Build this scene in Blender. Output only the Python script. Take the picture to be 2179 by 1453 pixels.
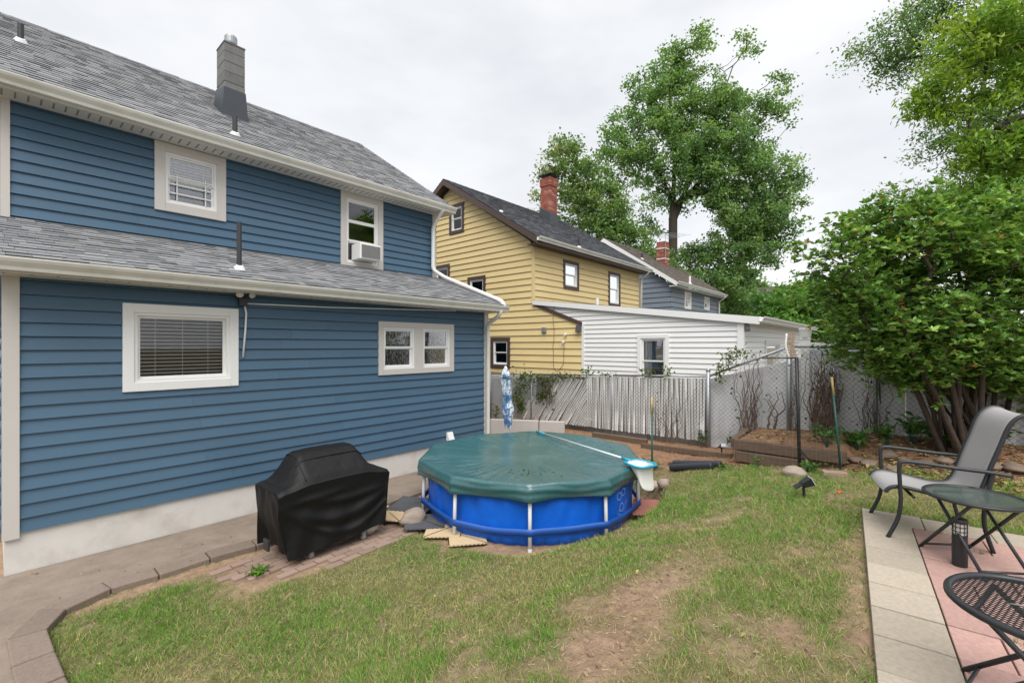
import bpy, math, random
import numpy as np
from mathutils import Vector, Matrix
random.seed(7); RNG = np.random.default_rng(7)
S = bpy.context.scene
for o in list(bpy.data.objects): bpy.data.objects.remove(o)
COL = S.collection
R = math.radians
# ------------------------------------------------------------------ camera
CZ = 2.37; F = 968.0; CX = 1089.5; HY = 735.0
TH = math.atan2(1940 - CX, F)                   # house line lies this far right of the view axis
FW = Vector((math.cos(TH), math.sin(TH), 0)); RT = Vector((math.sin(TH), -math.cos(TH), 0))
cam = bpy.data.cameras.new('camera'); camo = bpy.data.objects.new('camera', cam); COL.objects.link(camo)
camo.location = (0, 0, CZ); camo.rotation_euler = (R(90), 0, TH - R(90))
cam.sensor_width = 36; cam.lens = 36 * F / 2179; cam.shift_y = (HY - 726.5) / 2179; cam.clip_end = 2000; cam.clip_start = .05
S.camera = camo
# ------------------------------------------------------------------ sky, sun, exposure
SUN_EL = 58; SUN_AZ_DIR = Vector((-.75, -.66, 0)).normalized()      # towards the sun, on the ground
W = bpy.data.worlds.new('World'); S.world = W; W.use_nodes = True
nt = W.node_tree; nt.nodes.clear()
def N(t, typ, **k):
    n = t.nodes.new(typ)
    for a, b in k.items(): setattr(n, a, b)
    return n
wo = N(nt, 'ShaderNodeOutputWorld'); bg = N(nt, 'ShaderNodeBackground'); bg2 = N(nt, 'ShaderNodeBackground'); mx = N(nt, 'ShaderNodeMixShader')
sky = N(nt, 'ShaderNodeTexSky'); sky.sky_type = 'NISHITA'; sky.sun_disc = False
sky.sun_elevation = R(SUN_EL); sky.sun_rotation = math.atan2(SUN_AZ_DIR.x, SUN_AZ_DIR.y)
nt.links.new(sky.outputs[0], bg.inputs[0]); bg.inputs[1].default_value = .05
tc = N(nt, 'ShaderNodeTexCoord'); mp = N(nt, 'ShaderNodeMapping'); mp.inputs['Scale'].default_value = (1, 1, 2.6)
no = N(nt, 'ShaderNodeTexNoise'); no.inputs['Scale'].default_value = 1.9; no.inputs['Detail'].default_value = 5; no.inputs['Roughness'].default_value = .52
cr = N(nt, 'ShaderNodeValToRGB')
cr.color_ramp.elements[0].position = .32; cr.color_ramp.elements[0].color = (.70, .725, .765, 1)
cr.color_ramp.elements[1].position = .62; cr.color_ramp.elements[1].color = (.90, .907, .915, 1)
nt.links.new(tc.outputs['Generated'], mp.inputs[0]); nt.links.new(mp.outputs[0], no.inputs[0]); nt.links.new(no.outputs[0], cr.inputs[0])
nt.links.new(cr.outputs[0], bg2.inputs[0]); bg2.inputs[1].default_value = .45
mx.inputs[0].default_value = .93
nt.links.new(bg.outputs[0], mx.inputs[1]); nt.links.new(bg2.outputs[0], mx.inputs[2]); nt.links.new(mx.outputs[0], wo.inputs[0])
sl = bpy.data.lights.new('sun', 'SUN'); so = bpy.data.objects.new('sun', sl); COL.objects.link(so)
sl.energy = 1.5; sl.angle = R(50); sl.color = (1, .965, .92)
sd = Vector((SUN_AZ_DIR.x * math.cos(R(SUN_EL)), SUN_AZ_DIR.y * math.cos(R(SUN_EL)), math.sin(R(SUN_EL))))
so.rotation_euler = sd.to_track_quat('Z', 'Y').to_euler(); so.location = (0, 0, 30)
S.view_settings.view_transform = 'Standard'; S.view_settings.look = 'None'; S.view_settings.exposure = 1.4; S.view_settings.gamma = 1
# ------------------------------------------------------------------ measuring helpers: sight lines onto real planes
def ray(px, py):
    a = (px - CX) / F
    v = FW + RT * a; v.z = (HY - py) / F
    return v
def onY(px, py, Y): r = ray(px, py); d = Y / r.y; return Vector((r.x * d, Y, CZ + r.z * d))
def onX(px, py, X): r = ray(px, py); d = X / r.x; return Vector((X, r.y * d, CZ + r.z * d))
def onZ(px, py, z): r = ray(px, py); d = (z - CZ) / r.z; return Vector((r.x * d, r.y * d, z))
def atD(px, py, d): r = ray(px, py); return Vector((r.x * d, r.y * d, CZ + r.z * d))
def onP(px, py, p, n): r = ray(px, py); c = Vector((0, 0, CZ)); t = (p - c).dot(n) / r.dot(n); return c + r * t
def sm(a, b, x):
    t = np.clip((np.asarray(x, float) - a) / (b - a), 0, 1); return t * t * (3 - 2 * t)
# ------------------------------------------------------------------ value noise
_G = RNG.random((256, 256))
def vn(x, y):
    x = np.asarray(x, float); y = np.asarray(y, float)
    xi = np.floor(x).astype(int); yi = np.floor(y).astype(int); fx = x - xi; fy = y - yi
    fx = fx * fx * (3 - 2 * fx); fy = fy * fy * (3 - 2 * fy)
    g = lambda i, j: _G[i & 255, j & 255]
    return (g(xi, yi) * (1 - fx) + g(xi + 1, yi) * fx) * (1 - fy) + (g(xi, yi + 1) * (1 - fx) + g(xi + 1, yi + 1) * fx) * fy
def fbm(x, y, o=4):
    s = 0; a = .5; t = 0
    for k in range(o):
        s = s + a * vn(x * 2 ** k + 17 * k, y * 2 ** k + 31 * k); t += a; a *= .55
    return s / t
# ------------------------------------------------------------------ terrain height
PC = (5.36, 4.35); PR = 1.6
def H(X, Y):
    X = np.asarray(X, float); Y = np.asarray(Y, float)
    Ye = Y - .55 * sm(5, 7.5, X)
    z = np.interp(Ye, [-9, .2, 1.2, 2.0, 2.6, 3.2, 4, 5, 9], [.79, .79, .68, .47, .26, .06, -.02, -.05, -.06])
    z = z + (fbm(X * 1.3, Y * 1.3) - .5) * .05 * sm(5.2, 4.4, Y)
    zp = np.interp(Y, [-9, .3, 1, 2, 2.8, 4, 6, 9], [.84, .80, .60, .52, .43, .40, .38, .3])
    tp = sm(7.0, 7.4, X); z = z * (1 - tp) + zp * tp
    r = np.hypot(X - PC[0], Y - PC[1]); t = sm(2.0, 1.72, r)
    z = z * (1 - t) + np.minimum(z, -.03) * t
    zt = np.interp(Y, [-5, .35, 2.1], [1.12, 1.0, .89])
    tt = sm(7.86, 7.90, X) * sm(2.2, 2.08, Y); ts = sm(7.5, 8.7, X); k = sm(.55, .75, Y)
    q = tt * k + ts * (1 - k) * sm(2.2, 2.08, Y)
    z = z * (1 - q) + zt * q
    return z
def Hs(x, y): return float(H(x, y))
def onG(px, py, dz=0):
    r = ray(px, py); d = .5
    while d < 14:
        if CZ + r.z * d < Hs(r.x * d, r.y * d): break
        d += .03
    return Vector((r.x * d, r.y * d, Hs(r.x * d, r.y * d) + dz))
# ------------------------------------------------------------------ materials
def mat_base(name):
    m = bpy.data.materials.new(name); m.use_nodes = True; t = m.node_tree; t.nodes.clear()
    out = N(t, 'ShaderNodeOutputMaterial'); b = N(t, 'ShaderNodeBsdfPrincipled'); t.links.new(b.outputs[0], out.inputs[0])
    return m, t, b, out
def math_n(t, op, a, b=None):
    n = N(t, 'ShaderNodeMath', operation=op)
    for i, v in enumerate((a, b)):
        if v is None: continue
        if isinstance(v, (int, float)): n.inputs[i].default_value = v
        else: t.links.new(v, n.inputs[i])
    return n.outputs[0]
def ramp(t, fac, stops):
    c = N(t, 'ShaderNodeValToRGB'); e = c.color_ramp.elements
    while len(e) < len(stops): e.new(.5)
    for el, (p, col) in zip(e, stops): el.position = p; el.color = (*col, 1)
    t.links.new(fac, c.inputs[0]); return c.outputs[0]
def mixc(t, fac, a, b, mode='MIX'):
    n = N(t, 'ShaderNodeMix', data_type='RGBA', blend_type=mode)
    for i, v in ((0, fac), (6, a), (7, b)):
        if isinstance(v, (int, float)): n.inputs[i].default_value = v
        elif isinstance(v, tuple): n.inputs[i].default_value = (*v, 1)
        else: t.links.new(v, n.inputs[i])
    return n.outputs[2]
def noise(t, scale, detail=4, rough=.55, stretch=None, coord='Object'):
    tcn = N(t, 'ShaderNodeTexCoord'); n = N(t, 'ShaderNodeTexNoise'); n.inputs['Scale'].default_value = scale
    n.inputs['Detail'].default_value = detail; n.inputs['Roughness'].default_value = rough
    if stretch:
        m = N(t, 'ShaderNodeMapping'); m.inputs['Scale'].default_value = stretch
        t.links.new(tcn.outputs[coord], m.inputs[0]); t.links.new(m.outputs[0], n.inputs[0])
    else: t.links.new(tcn.outputs[coord], n.inputs[0])
    return n.outputs[0]
def rand(t):
    a = N(t, 'ShaderNodeObjectInfo').outputs['Random']; b = N(t, 'ShaderNodeNewGeometry').outputs['Random Per Island']
    return math_n(t, 'FRACT', math_n(t, 'ADD', a, b))
def pm(name, base, rough=.6, var=.12, scale=4., rnd=0., rcols=None, bump=0., bscale=60., metal=0., dirt=0., dcol=(.12, .09, .06), dscale=1.2, stretch=None, spec=.5, bdist=.01, wob=0.):
    m, t, b, out = mat_base(name)
    n1 = noise(t, scale, 5, .6, stretch)
    c = mixc(t, n1, tuple(max(0, x * (1 - var)) for x in base), tuple(min(1, x * (1 + var)) for x in base))
    if rcols: c = mixc(t, .92, c, ramp(t, rand(t), rcols))
    elif rnd:
        v = math_n(t, 'ADD', math_n(t, 'MULTIPLY', rand(t), 2 * rnd), 1 - rnd)
        hs = N(t, 'ShaderNodeHueSaturation'); t.links.new(v, hs.inputs['Value']); t.links.new(c, hs.inputs['Color']); c = hs.outputs[0]
    if dirt:
        dn = noise(t, dscale, 6, .65); dn2 = math_n(t, 'MULTIPLY', math_n(t, 'MAXIMUM', math_n(t, 'SUBTRACT', dn, .48), 0.), dirt * 5)
        dn2 = math_n(t, 'MINIMUM', dn2, .85); c = mixc(t, dn2, c, dcol)
    t.links.new(c, b.inputs['Base Color']); b.inputs['Roughness'].default_value = rough; b.inputs['Metallic'].default_value = metal
    b.inputs['Specular IOR Level'].default_value = spec
    if bump:
        bn = N(t, 'ShaderNodeBump'); bn.inputs['Strength'].default_value = bump; bn.inputs['Distance'].default_value = bdist
        h = noise(t, bscale, 4, .6)
        if wob: h = math_n(t, 'ADD', math_n(t, 'MULTIPLY', h, .4), math_n(t, 'MULTIPLY', noise(t, wob, 2, .5), 3.))
        t.links.new(h, bn.inputs['Height']); t.links.new(bn.outputs[0], b.inputs['Normal'])
    return m
def attr_mat(name, rough=.6, trans=0., var=.2, scale=30., spec=.3, bump=0.):
    m, t, b, out = mat_base(name)
    a = N(t, 'ShaderNodeAttribute'); a.attribute_name = 'col'
    n1 = noise(t, scale, 4, .6); f = math_n(t, 'ADD', math_n(t, 'MULTIPLY', n1, 2 * var), 1 - var)
    c = mixc(t, 1., a.outputs['Color'], f, 'MULTIPLY')
    t.links.new(c, b.inputs['Base Color']); b.inputs['Roughness'].default_value = rough; b.inputs['Specular IOR Level'].default_value = spec
    if bump:
        bn = N(t, 'ShaderNodeBump'); bn.inputs['Strength'].default_value = bump; bn.inputs['Distance'].default_value = .02
        t.links.new(noise(t, 35, 6, .65), bn.inputs['Height']); t.links.new(bn.outputs[0], b.inputs['Normal'])
    if trans:
        tr = N(t, 'ShaderNodeBsdfTranslucent'); ms = N(t, 'ShaderNodeMixShader'); ms.inputs[0].default_value = trans
        t.links.new(mixc(t, 1., c, (1.25, 1.3, .7), 'MULTIPLY'), tr.inputs[0])
        t.links.new(b.outputs[0], ms.inputs[1]); t.links.new(tr.outputs[0], ms.inputs[2]); t.links.new(ms.outputs[0], out.inputs[0])
    return m
def glass_mat(name, refl=.12, tint=(1, 1, 1)):
    m, t, b, out = mat_base(name)
    tr = N(t, 'ShaderNodeBsdfTransparent'); tr.inputs[0].default_value = (*tint, 1)
    gl = N(t, 'ShaderNodeBsdfGlossy'); gl.inputs['Roughness'].default_value = .015; gl.inputs[0].default_value = (.95, .97, 1, 1)
    lw = N(t, 'ShaderNodeFresnel'); lw.inputs[0].default_value = 1.5
    f = math_n(t, 'MINIMUM', math_n(t, 'ADD', math_n(t, 'MULTIPLY', lw.outputs[0], 1.1), refl), 1.)
    ms = N(t, 'ShaderNodeMixShader'); t.links.new(f, ms.inputs[0]); t.links.new(tr.outputs[0], ms.inputs[1]); t.links.new(gl.outputs[0], ms.inputs[2])
    t.links.new(ms.outputs[0], out.inputs[0]); return m
# ------------------------------------------------------------------ objects
ORG = {}
def tag(o, label=None, cat=None, group=None, kind=None):
    if label: o['label'] = label
    if cat: o['category'] = cat
    if group: o['group'] = group
    if kind: o['kind'] = kind
    return o
def empty(name, loc, label=None, cat=None, group=None):
    o = bpy.data.objects.new(name, None); COL.objects.link(o); o.location = loc; o.empty_display_size = .1
    ORG[o] = Vector(loc); tag(o, label, cat, group); return o
def link(name, me, m, parent, org):
    o = bpy.data.objects.new(name, me); COL.objects.link(o)
    if m: me.materials.append(m) if not me.materials else None
    if parent: o.parent = parent; o.location = (0, 0, 0) if org is None else org
    elif org is not None: o.location = org
    ORG[o] = ORG[parent] if (parent and org is None) else (Vector(org) if org is not None else Vector((0, 0, 0)))
    return o
class MB:
    def __init__(s): s.v = []; s.f = []
    def add(s, vs, fs):
        n = len(s.v); s.v += [tuple(p) for p in vs]; s.f += [tuple(i + n for i in f) for f in fs]; return s
    def hexa(s, p):                     # p: bottom 4, top 4
        return s.add(p, [(3, 2, 1, 0), (4, 5, 6, 7), (0, 1, 5, 4), (1, 2, 6, 5), (2, 3, 7, 6), (3, 0, 4, 7)])
    def box(s, a, b):
        (x0, y0, z0), (x1, y1, z1) = a, b
        return s.hexa([(x0, y0, z0), (x1, y0, z0), (x1, y1, z0), (x0, y1, z0), (x0, y0, z1), (x1, y0, z1), (x1, y1, z1), (x0, y1, z1)])
    def obox(s, c, ax, ay, az):         # centre and half axes
        c, ax, ay, az = map(Vector, (c, ax, ay, az))
        return s.hexa([c - ax - ay - az, c + ax - ay - az, c + ax + ay - az, c - ax + ay - az, c - ax - ay + az, c + ax - ay + az, c + ax + ay + az, c - ax + ay + az])
    def tube(s, pts, r, n=8, cap=True, sx=1., up=None):
        pts = [Vector(p) for p in pts]; k = len(pts)
        rs = r if isinstance(r, (list, tuple)) else [r] * k
        base = len(s.v); X = None
        for i, p in enumerate(pts):
            t = (pts[min(i + 1, k - 1)] - pts[max(i - 1, 0)])
            t = t.normalized() if t.length > 1e-9 else Vector((0, 0, 1))
            if X is None:
                X = Vector(up) if up else (Vector((0, 0, 1)) if abs(t.z) < .9 else Vector((1, 0, 0)))
            X = (X - t * X.dot(t)); X = X.normalized() if X.length > 1e-6 else t.orthogonal().normalized()
            Yv = t.cross(X)
            for j in range(n):
                a = 2 * math.pi * (j + .5) / n
                s.v.append(tuple(p + X * (math.cos(a) * rs[i] * sx) + Yv * (math.sin(a) * rs[i])))
        for i in range(k - 1):
            for j in range(n):
                a = base + i * n + j; b = base + i * n + (j + 1) % n
                s.f.append((a, b, b + n, a + n))
        if cap:
            s.f.append(tuple(base + j for j in reversed(range(n)))); s.f.append(tuple(base + (k - 1) * n + j for j in range(n)))
        return s
    def lathe(s, c, prof, n=24, ax=None):
        c = Vector(c); base = len(s.v); M = Matrix.Identity(3)
        if ax is not None: M = Vector(ax).normalized().to_track_quat('Z', 'Y').to_matrix()
        for (r, z) in prof:
            for j in range(n):
                a = 2 * math.pi * j / n; s.v.append(tuple(c + M @ Vector((r * math.cos(a), r * math.sin(a), z))))
        for i in range(len(prof) - 1):
            for j in range(n):
                a = base + i * n + j; b = base + i * n + (j + 1) % n; s.f.append((a, b, b + n, a + n))
        s.f.append(tuple(base + j for j in reversed(range(n)))); s.f.append(tuple(base + (len(prof) - 1) * n + j for j in range(n)))
        return s
    def extrude(s, prof, a, b, fn):     # prof: closed polygon, fn(u, p) -> world
        n = len(prof); base = len(s.v)
        s.v += [tuple(fn(a, p)) for p in prof] + [tuple(fn(b, p)) for p in prof]
        for j in range(n): s.f.append((base + j, base + (j + 1) % n, base + n + (j + 1) % n, base + n + j))
        s.f.append(tuple(base + j for j in reversed(range(n)))); s.f.append(tuple(base + n + j for j in range(n)))
        return s
    def build(s, name, m, parent=None, smooth=False, org=None, bevel=0, kind=None, label=None):
        o0 = ORG[parent] if parent else (Vector(org) if org is not None else Vector((0, 0, 0)))
        me = bpy.data.meshes.new(name); me.from_pydata([tuple(Vector(p) - o0) for p in s.v], [], s.f); me.update()
        if smooth: me.polygons.foreach_set('use_smooth', [True] * len(me.polygons))
        o = link(name, me, m, parent, None if parent else org)
        if bevel:
            md = o.modifiers.new('bevel', 'BEVEL'); md.width = bevel; md.segments = 2; md.limit_method = 'ANGLE'
        if kind: o['kind'] = kind
        if label: o['label'] = label
        return o
def fastmesh(name, V, Fc, m, parent=None, col=None, org=None, smooth=False):
    V = np.asarray(V, np.float32); Fc = np.asarray(Fc, np.int32); k = Fc.shape[1]
    o0 = ORG[parent] if parent else (Vector(org) if org is not None else Vector((0, 0, 0)))
    V = V - np.array(o0, np.float32)
    me = bpy.data.meshes.new(name); me.vertices.add(len(V)); me.vertices.foreach_set('co', V.ravel())
    me.loops.add(Fc.size); me.loops.foreach_set('vertex_index', Fc.ravel())
    me.polygons.add(len(Fc)); me.polygons.foreach_set('loop_start', np.arange(0, Fc.size, k, dtype=np.int32))
    me.update(calc_edges=True)
    if smooth: me.polygons.foreach_set('use_smooth', np.ones(len(Fc), bool))
    if col is not None:
        c = np.ones((len(V), 4), np.float32); c[:, :3] = col
        at = me.color_attributes.new('col', 'FLOAT_COLOR', 'POINT'); at.data.foreach_set('color', c.ravel())
    return link(name, me, m, parent, None if parent else org)
def leaf_mesh(P, size, asp=.45, droop=0., up=.4, D=None, fold=.25):
    """two-triangle folded leaves at P; returns V, F"""
    n = len(P); size = np.broadcast_to(np.asarray(size, float), (n,)) * RNG.uniform(.7, 1.25, n)
    if D is None: D = RNG.normal(size=(n, 3))
    D = D / (np.linalg.norm(D, axis=1, keepdims=True) + 1e-9); D[:, 2] -= droop; D /= np.linalg.norm(D, axis=1, keepdims=True) + 1e-9
    Nn = RNG.normal(size=(n, 3)); Nn[:, 2] += up * 3; Nn -= D * (Nn * D).sum(1, keepdims=True); Nn /= np.linalg.norm(Nn, axis=1, keepdims=True) + 1e-9
    Sd = np.cross(D, Nn); L = size[:, None]
    b = P; tip = P + D * L; mid = P + D * L * .5
    l = mid + Sd * L * asp * .5 + Nn * L * fold * asp; r = mid - Sd * L * asp * .5 + Nn * L * fold * asp
    V = np.stack([b, l, tip, r], 1).reshape(-1, 3); i = np.arange(n)[:, None] * 4
    Fc = np.concatenate([i + np.array([[0, 2, 1]]), i + np.array([[0, 3, 2]])], 0)
    return V, Fc
def vary(base, n, v=.25, hue=.12):
    base = np.array(base); k = RNG.uniform(1 - v, 1 + v, (n, 1)); h = RNG.normal(0, hue, (n, 1))
    return np.clip(base * k * np.concatenate([1 + h, np.ones((n, 1)), 1 - h * .5], 1), 0, 1)
# ------------------------------------------------------------------ material library
M = {}
M['blue'] = pm('blue_vinyl', (.064, .127, .197), .42, .10, 1.1, rnd=.055, dirt=.05, dcol=(.085, .12, .15), dscale=.7, bump=.12, bscale=220, bdist=.002, spec=.4)
M['trim'] = pm('greige_trim', (.56, .53, .50), .5, .05, 2, dirt=.08, dcol=(.4, .37, .33))
M['white'] = pm('white_vinyl', (.78, .78, .77), .4, .03, 2, dirt=.05, dcol=(.55, .53, .5))
M['gutter'] = pm('white_gutter', (.66, .65, .60), .4, .1, 1.5, dirt=.3, dcol=(.36, .35, .27), dscale=2.2, stretch=(1, 1, 6))
M['found'] = pm('painted_foundation', (.64, .62, .59), .8, .10, 3, dirt=.40, dcol=(.34, .29, .24), dscale=2.3, bump=.15, bscale=22, bdist=.01)
M['shingle'] = pm('grey_shingle', (.2, .21, .23), .95, .25, 60, rcols=[(0, (.14, .144, .152)), (.3, (.19, .195, .205)), (.6, (.225, .23, .24)), (.85, (.275, .28, .285)), (1, (.215, .205, .195))], bump=.5, bscale=260, bdist=.004, spec=.2)
M['shingle_dk'] = pm('charcoal_shingle', (.06, .062, .07), .95, .25, 60, rcols=[(0, (.045, .047, .055)), (.5, (.075, .078, .088)), (1, (.115, .118, .13))], bump=.4, bscale=200, bdist=.004, spec=.2)
M['shingle_br'] = pm('brown_shingle', (.13, .11, .095), .95, .25, 60, rcols=[(0, (.10, .085, .075)), (.5, (.14, .12, .105)), (1, (.17, .15, .13))], spec=.2)
M['deck'] = pm('roof_deck', (.07, .07, .075), .9)
M['soffit'] = pm('soffit', (.60, .585, .54), .5, .04)
M['dark'] = pm('dark_slot', (.24, .225, .20), .8)
M['room'] = pm('dim_room', (.022, .02, .02), .9, .3, 2)
M['blind'] = pm('blind_slats', (.60, .58, .52), .5, .05)
M['curtain'] = pm('curtain', (.62, .63, .64), .8, .1, 8, stretch=(20, 20, 1))
M['glass'] = glass_mat('window_glass', .0)
M['glass2'] = glass_mat('mirror_glass', .10)
M['yellow'] = pm('yellow_siding', (.71, .56, .285), .6, .06, 1.2, rnd=.03, dirt=.09, dcol=(.52, .38, .17), dscale=.8, spec=.3)
M['brown'] = pm('brown_trim', (.075, .048, .04), .55, .12, 4)
M['greysid'] = pm('slate_siding', (.20, .235, .28), .55, .06, 1.5, rnd=.04, spec=.3)
M['lead'] = pm('dark_flashing', (.055, .062, .072), .45, .15, 6, metal=.3)
M['pipe'] = pm('black_pipe', (.03, .032, .035), .5)
M['cblock'] = pm('concrete_block', (.15, .15, .147), .95, .3, 9, rnd=.16, bump=.4, bscale=90)
M['brick'] = pm('red_brick', (.27, .085, .06), .9, .2, 12, rcols=[(0, (.21, .062, .045)), (.5, (.30, .09, .06)), (.85, (.34, .125, .085)), (1, (.42, .24, .18))], bump=.3, bscale=80)
M['mortar'] = pm('mortar', (.34, .29, .25), .95)
M['steel'] = pm('galvanised', (.36, .38, .40), .45, .15, 8, metal=.55, dirt=.15, dcol=(.2, .19, .18))
M['galv'] = pm('galvanised_wire', (.12, .125, .13), .5, .2, 5, metal=.3)
M['film'] = None
def film():
    m, t, b, out = mat_base('leaf_film')
    tcn = N(t, 'ShaderNodeTexCoord'); mp2 = N(t, 'ShaderNodeMapping'); mp2.inputs['Rotation'].default_value = (0, .7, 0); mp2.inputs['Scale'].default_value = (1, 1, .42)
    v = N(t, 'ShaderNodeTexVoronoi'); v.inputs['Scale'].default_value = 34
    t.links.new(tcn.outputs['Object'], mp2.inputs[0]); t.links.new(mp2.outputs[0], v.inputs['Vector'])
    c = ramp(t, v.outputs['Distance'], [(.2, (.42, .41, .40)), (.42, (.30, .29, .28)), (.5, (.06, .058, .055))])
    t.links.new(c, b.inputs['Base Color']); b.inputs['Roughness'].default_value = .5; return m
M['film'] = film()
# ------------------------------------------------------------------ walls: a frame maps (u along, z up, w outwards)
class Frame:
    def __init__(s, o, u, n): s.o, s.u, s.n = Vector(o), Vector(u), Vector(n)
    def p(s, u, z, w=0.): return s.o + s.u * u + s.n * w + Vector((0, 0, z))
def fbox(mb, fr, u0, u1, z0, z1, w0, w1):
    p = fr.p; return mb.hexa([p(u0, z0, w0), p(u1, z0, w0), p(u1, z0, w1), p(u0, z0, w1), p(u0, z1, w0), p(u1, z1, w0), p(u1, z1, w1), p(u0, z1, w1)])
def siding(house, fr, z0, z1, span, openings, expo, m, lap=.019, seams=0., backm=None):
    """span(z)->(u0,u1); openings list of (u0,u1,z0,z1). Wall sheet with one plank per course piece."""
    back = MB(); pieces = []
    z = z0
    while z < z1 - .01:
        zt = min(z + expo, z1); cuts = [z, zt]
        for (a, b, c, d) in openings:
            for q in (c, d):
                if z + .015 < q < zt - .015: cuts.append(q)
        cuts = sorted(cuts)
        rows = []
        for ca, cb in zip(cuts, cuts[1:]):
            mid = (ca + cb) / 2; ua, ub = span(ca); uc, ud = span(cb)
            segs = [(ua, ub, uc, ud)]
            for (a, b, c, d) in openings:
                if c < mid < d:
                    ns = []
                    for (s0, s1, s2, s3) in segs:
                        if b <= s0 or a >= s1: ns.append((s0, s1, s2, s3)); continue
                        if a > s0: ns.append((s0, a, s2, a))
                        if b < s1: ns.append((b, s1, b, s3))
                    segs = ns
            for sg in segs: rows.append((ca, cb, sg))
        for ca, cb, (s0, s1, s2, s3) in rows:
            sub = [(s0, s1, s2, s3)]
            if seams and s1 - s0 > 2.2:
                x = s0 + (s1 - s0) * random.uniform(.2, .8); sub = [(s0, x - .0008, s2, x - .0008), (x + .0008, s1, x + .0008, s3)]
            for (a, b, c, d) in sub:
                if b - a < .01 and d - c < .01: continue
                wl = lambda q: -.007 + (lap + .010) * (1 - (q - z) / expo)
                p = fr.p; lo, hi = ca + (.0 if ca > z else .0035), cb
                pieces.append([p(a, lo, -.05), p(b, lo, -.05), p(b, lo, wl(lo)), p(a, lo, wl(lo)), p(c, hi, -.05), p(d, hi, -.05), p(d, hi, wl(hi)), p(c, hi, wl(hi))])
                back.hexa([p(a, ca, -.09), p(b, ca, -.09), p(b, ca, -.052), p(a, ca, -.052), p(c, hi, -.09), p(d, hi, -.09), p(d, hi, -.052), p(c, hi, -.052)])
        z = zt
    wall = back.build('wall', backm or M['room'], house)
    for pc in pieces: MB().hexa(pc).build('plank', m, wall)
    return wall
def window(house, fr, u0, u1, z0, z1, cw=.11, casing='trim', frame='white', rows=2, blind=None, cols=1, depth=.0, glass='glass', mull=None, sill=True):
    """outer casing rectangle u0..u1, z0..z1; cw casing width"""
    c = MB(); co = .034
    fbox(c, fr, u0, u0 + cw, z0, z1, -.05, co); fbox(c, fr, u1 - cw, u1, z0, z1, -.05, co)
    fbox(c, fr, u0 + cw, u1 - cw, z1 - cw, z1, -.05, co); fbox(c, fr, u0 + cw, u1 - cw, z0, z0 + cw, -.05, co + .006)
    a, b, s0, s1 = u0 + cw, u1 - cw, z0 + cw, z1 - cw
    xs = []
    if cols == 2:
        mw = mull or .12; m0 = (a + b) / 2
        fbox(c, fr, m0 - mw / 2, m0 + mw / 2, s0, s1, -.05, co - .004); xs = [(a, m0 - mw / 2), (m0 + mw / 2, b)]
    else: xs = [(a, b)]
    cas = c.build('window', M[casing], house, bevel=.003)
    for (a, b) in xs:
        f = MB(); fw = .035
        fbox(f, fr, a, a + fw, s0, s1, -.06, .012); fbox(f, fr, b - fw, b, s0, s1, -.06, .012); fbox(f, fr, a + fw, b - fw, s1 - fw, s1, -.06, .012); fbox(f, fr, a + fw, b - fw, s0, s0 + fw, -.06, .014)
        f.build('frame', M[frame], cas)
        a2, b2, t0, t1 = a + fw, b - fw, s0 + fw, s1 - fw
        h = (t1 - t0) / rows
        for i in range(rows):
            q0, q1 = t0 + i * h, t0 + (i + 1) * h; w = -.045 if (i == 0 or rows == 1) else -.022; sw = .032
            if i == 0 and rows == 2: q1 += .012
            s = MB(); fbox(s, fr, a2, a2 + sw, q0, q1, w - .02, w + .01); fbox(s, fr, b2 - sw, b2, q0, q1, w - .02, w + .01)
            fbox(s, fr, a2 + sw, b2 - sw, q1 - sw, q1, w - .02, w + .01); fbox(s, fr, a2 + sw, b2 - sw, q0, q0 + sw, w - .02, w + .01)
            s.build('sash', M[frame], cas)
            g = MB(); fbox(g, fr, a2 + sw, b2 - sw, q0 + sw, q1 - sw, w - .008, w - .004); g.build('pane', M[glass], cas)
        if blind == 'blind' or blind == 'halfblind':
            bl = MB(); zz = t0 + (0 if blind == 'blind' else h); k = 0
            n = max(6, int((t1 - zz) / .045))
            for k in range(n):
                zc = zz + (t1 - zz) * (k + .5) / n
                fbox(bl, fr, a2, b2, zc - .002, zc + .002, -.125, -.10)
                bl.hexa([fr.p(a2, zc - .008, -.098), fr.p(b2, zc - .008, -.098), fr.p(b2, zc, -.1), fr.p(a2, zc, -.1), fr.p(a2, zc - .004, -.097), fr.p(b2, zc - .004, -.097), fr.p(b2, zc + .003, -.1), fr.p(a2, zc + .003, -.1)])
            for q in (.2, .5, .8): fbox(bl, fr, a2 + (b2 - a2) * q - .002, a2 + (b2 - a2) * q + .002, zz, t1, -.099, -.097)
            bl.build('blind', M['blind'], cas)
        elif blind == 'curtain':
            cu = MB(); n = 40; prev = None
            for k in range(n + 1):
                u = a2 + (b2 - a2) * k / n; w = -.12 + .012 * math.sin(k * 1.9)
                if prev: cu.add([fr.p(prev[0], t0, prev[1]), fr.p(u, t0, w), fr.p(u, t1, w), fr.p(prev[0], t1, prev[1])], [(0, 1, 2, 3)])
                prev = (u, w)
            cu.build('curtain', M['curtain'], cas, smooth=True)
        elif blind == 'film':
            cu = MB(); fbox(cu, fr, a2, b2, t0, t1, -.075, -.07); cu.build('film', M['film'], cas)
        r = MB(); p = fr.p; D = -.6
        V = [p(a2, t0, -.06), p(b2, t0, -.06), p(b2, t1, -.06), p(a2, t1, -.06), p(a2 - .3, t0 - .2, D), p(b2 + .3, t0 - .2, D), p(b2 + .3, t1 + .2, D), p(a2 - .3, t1 + .2, D)]
        r.add(V, [(4, 5, 6, 7), (0, 1, 5, 4), (1, 2, 6, 5), (2, 3, 7, 6), (3, 0, 4, 7)]); r.build('room', M['room'], cas)
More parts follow.
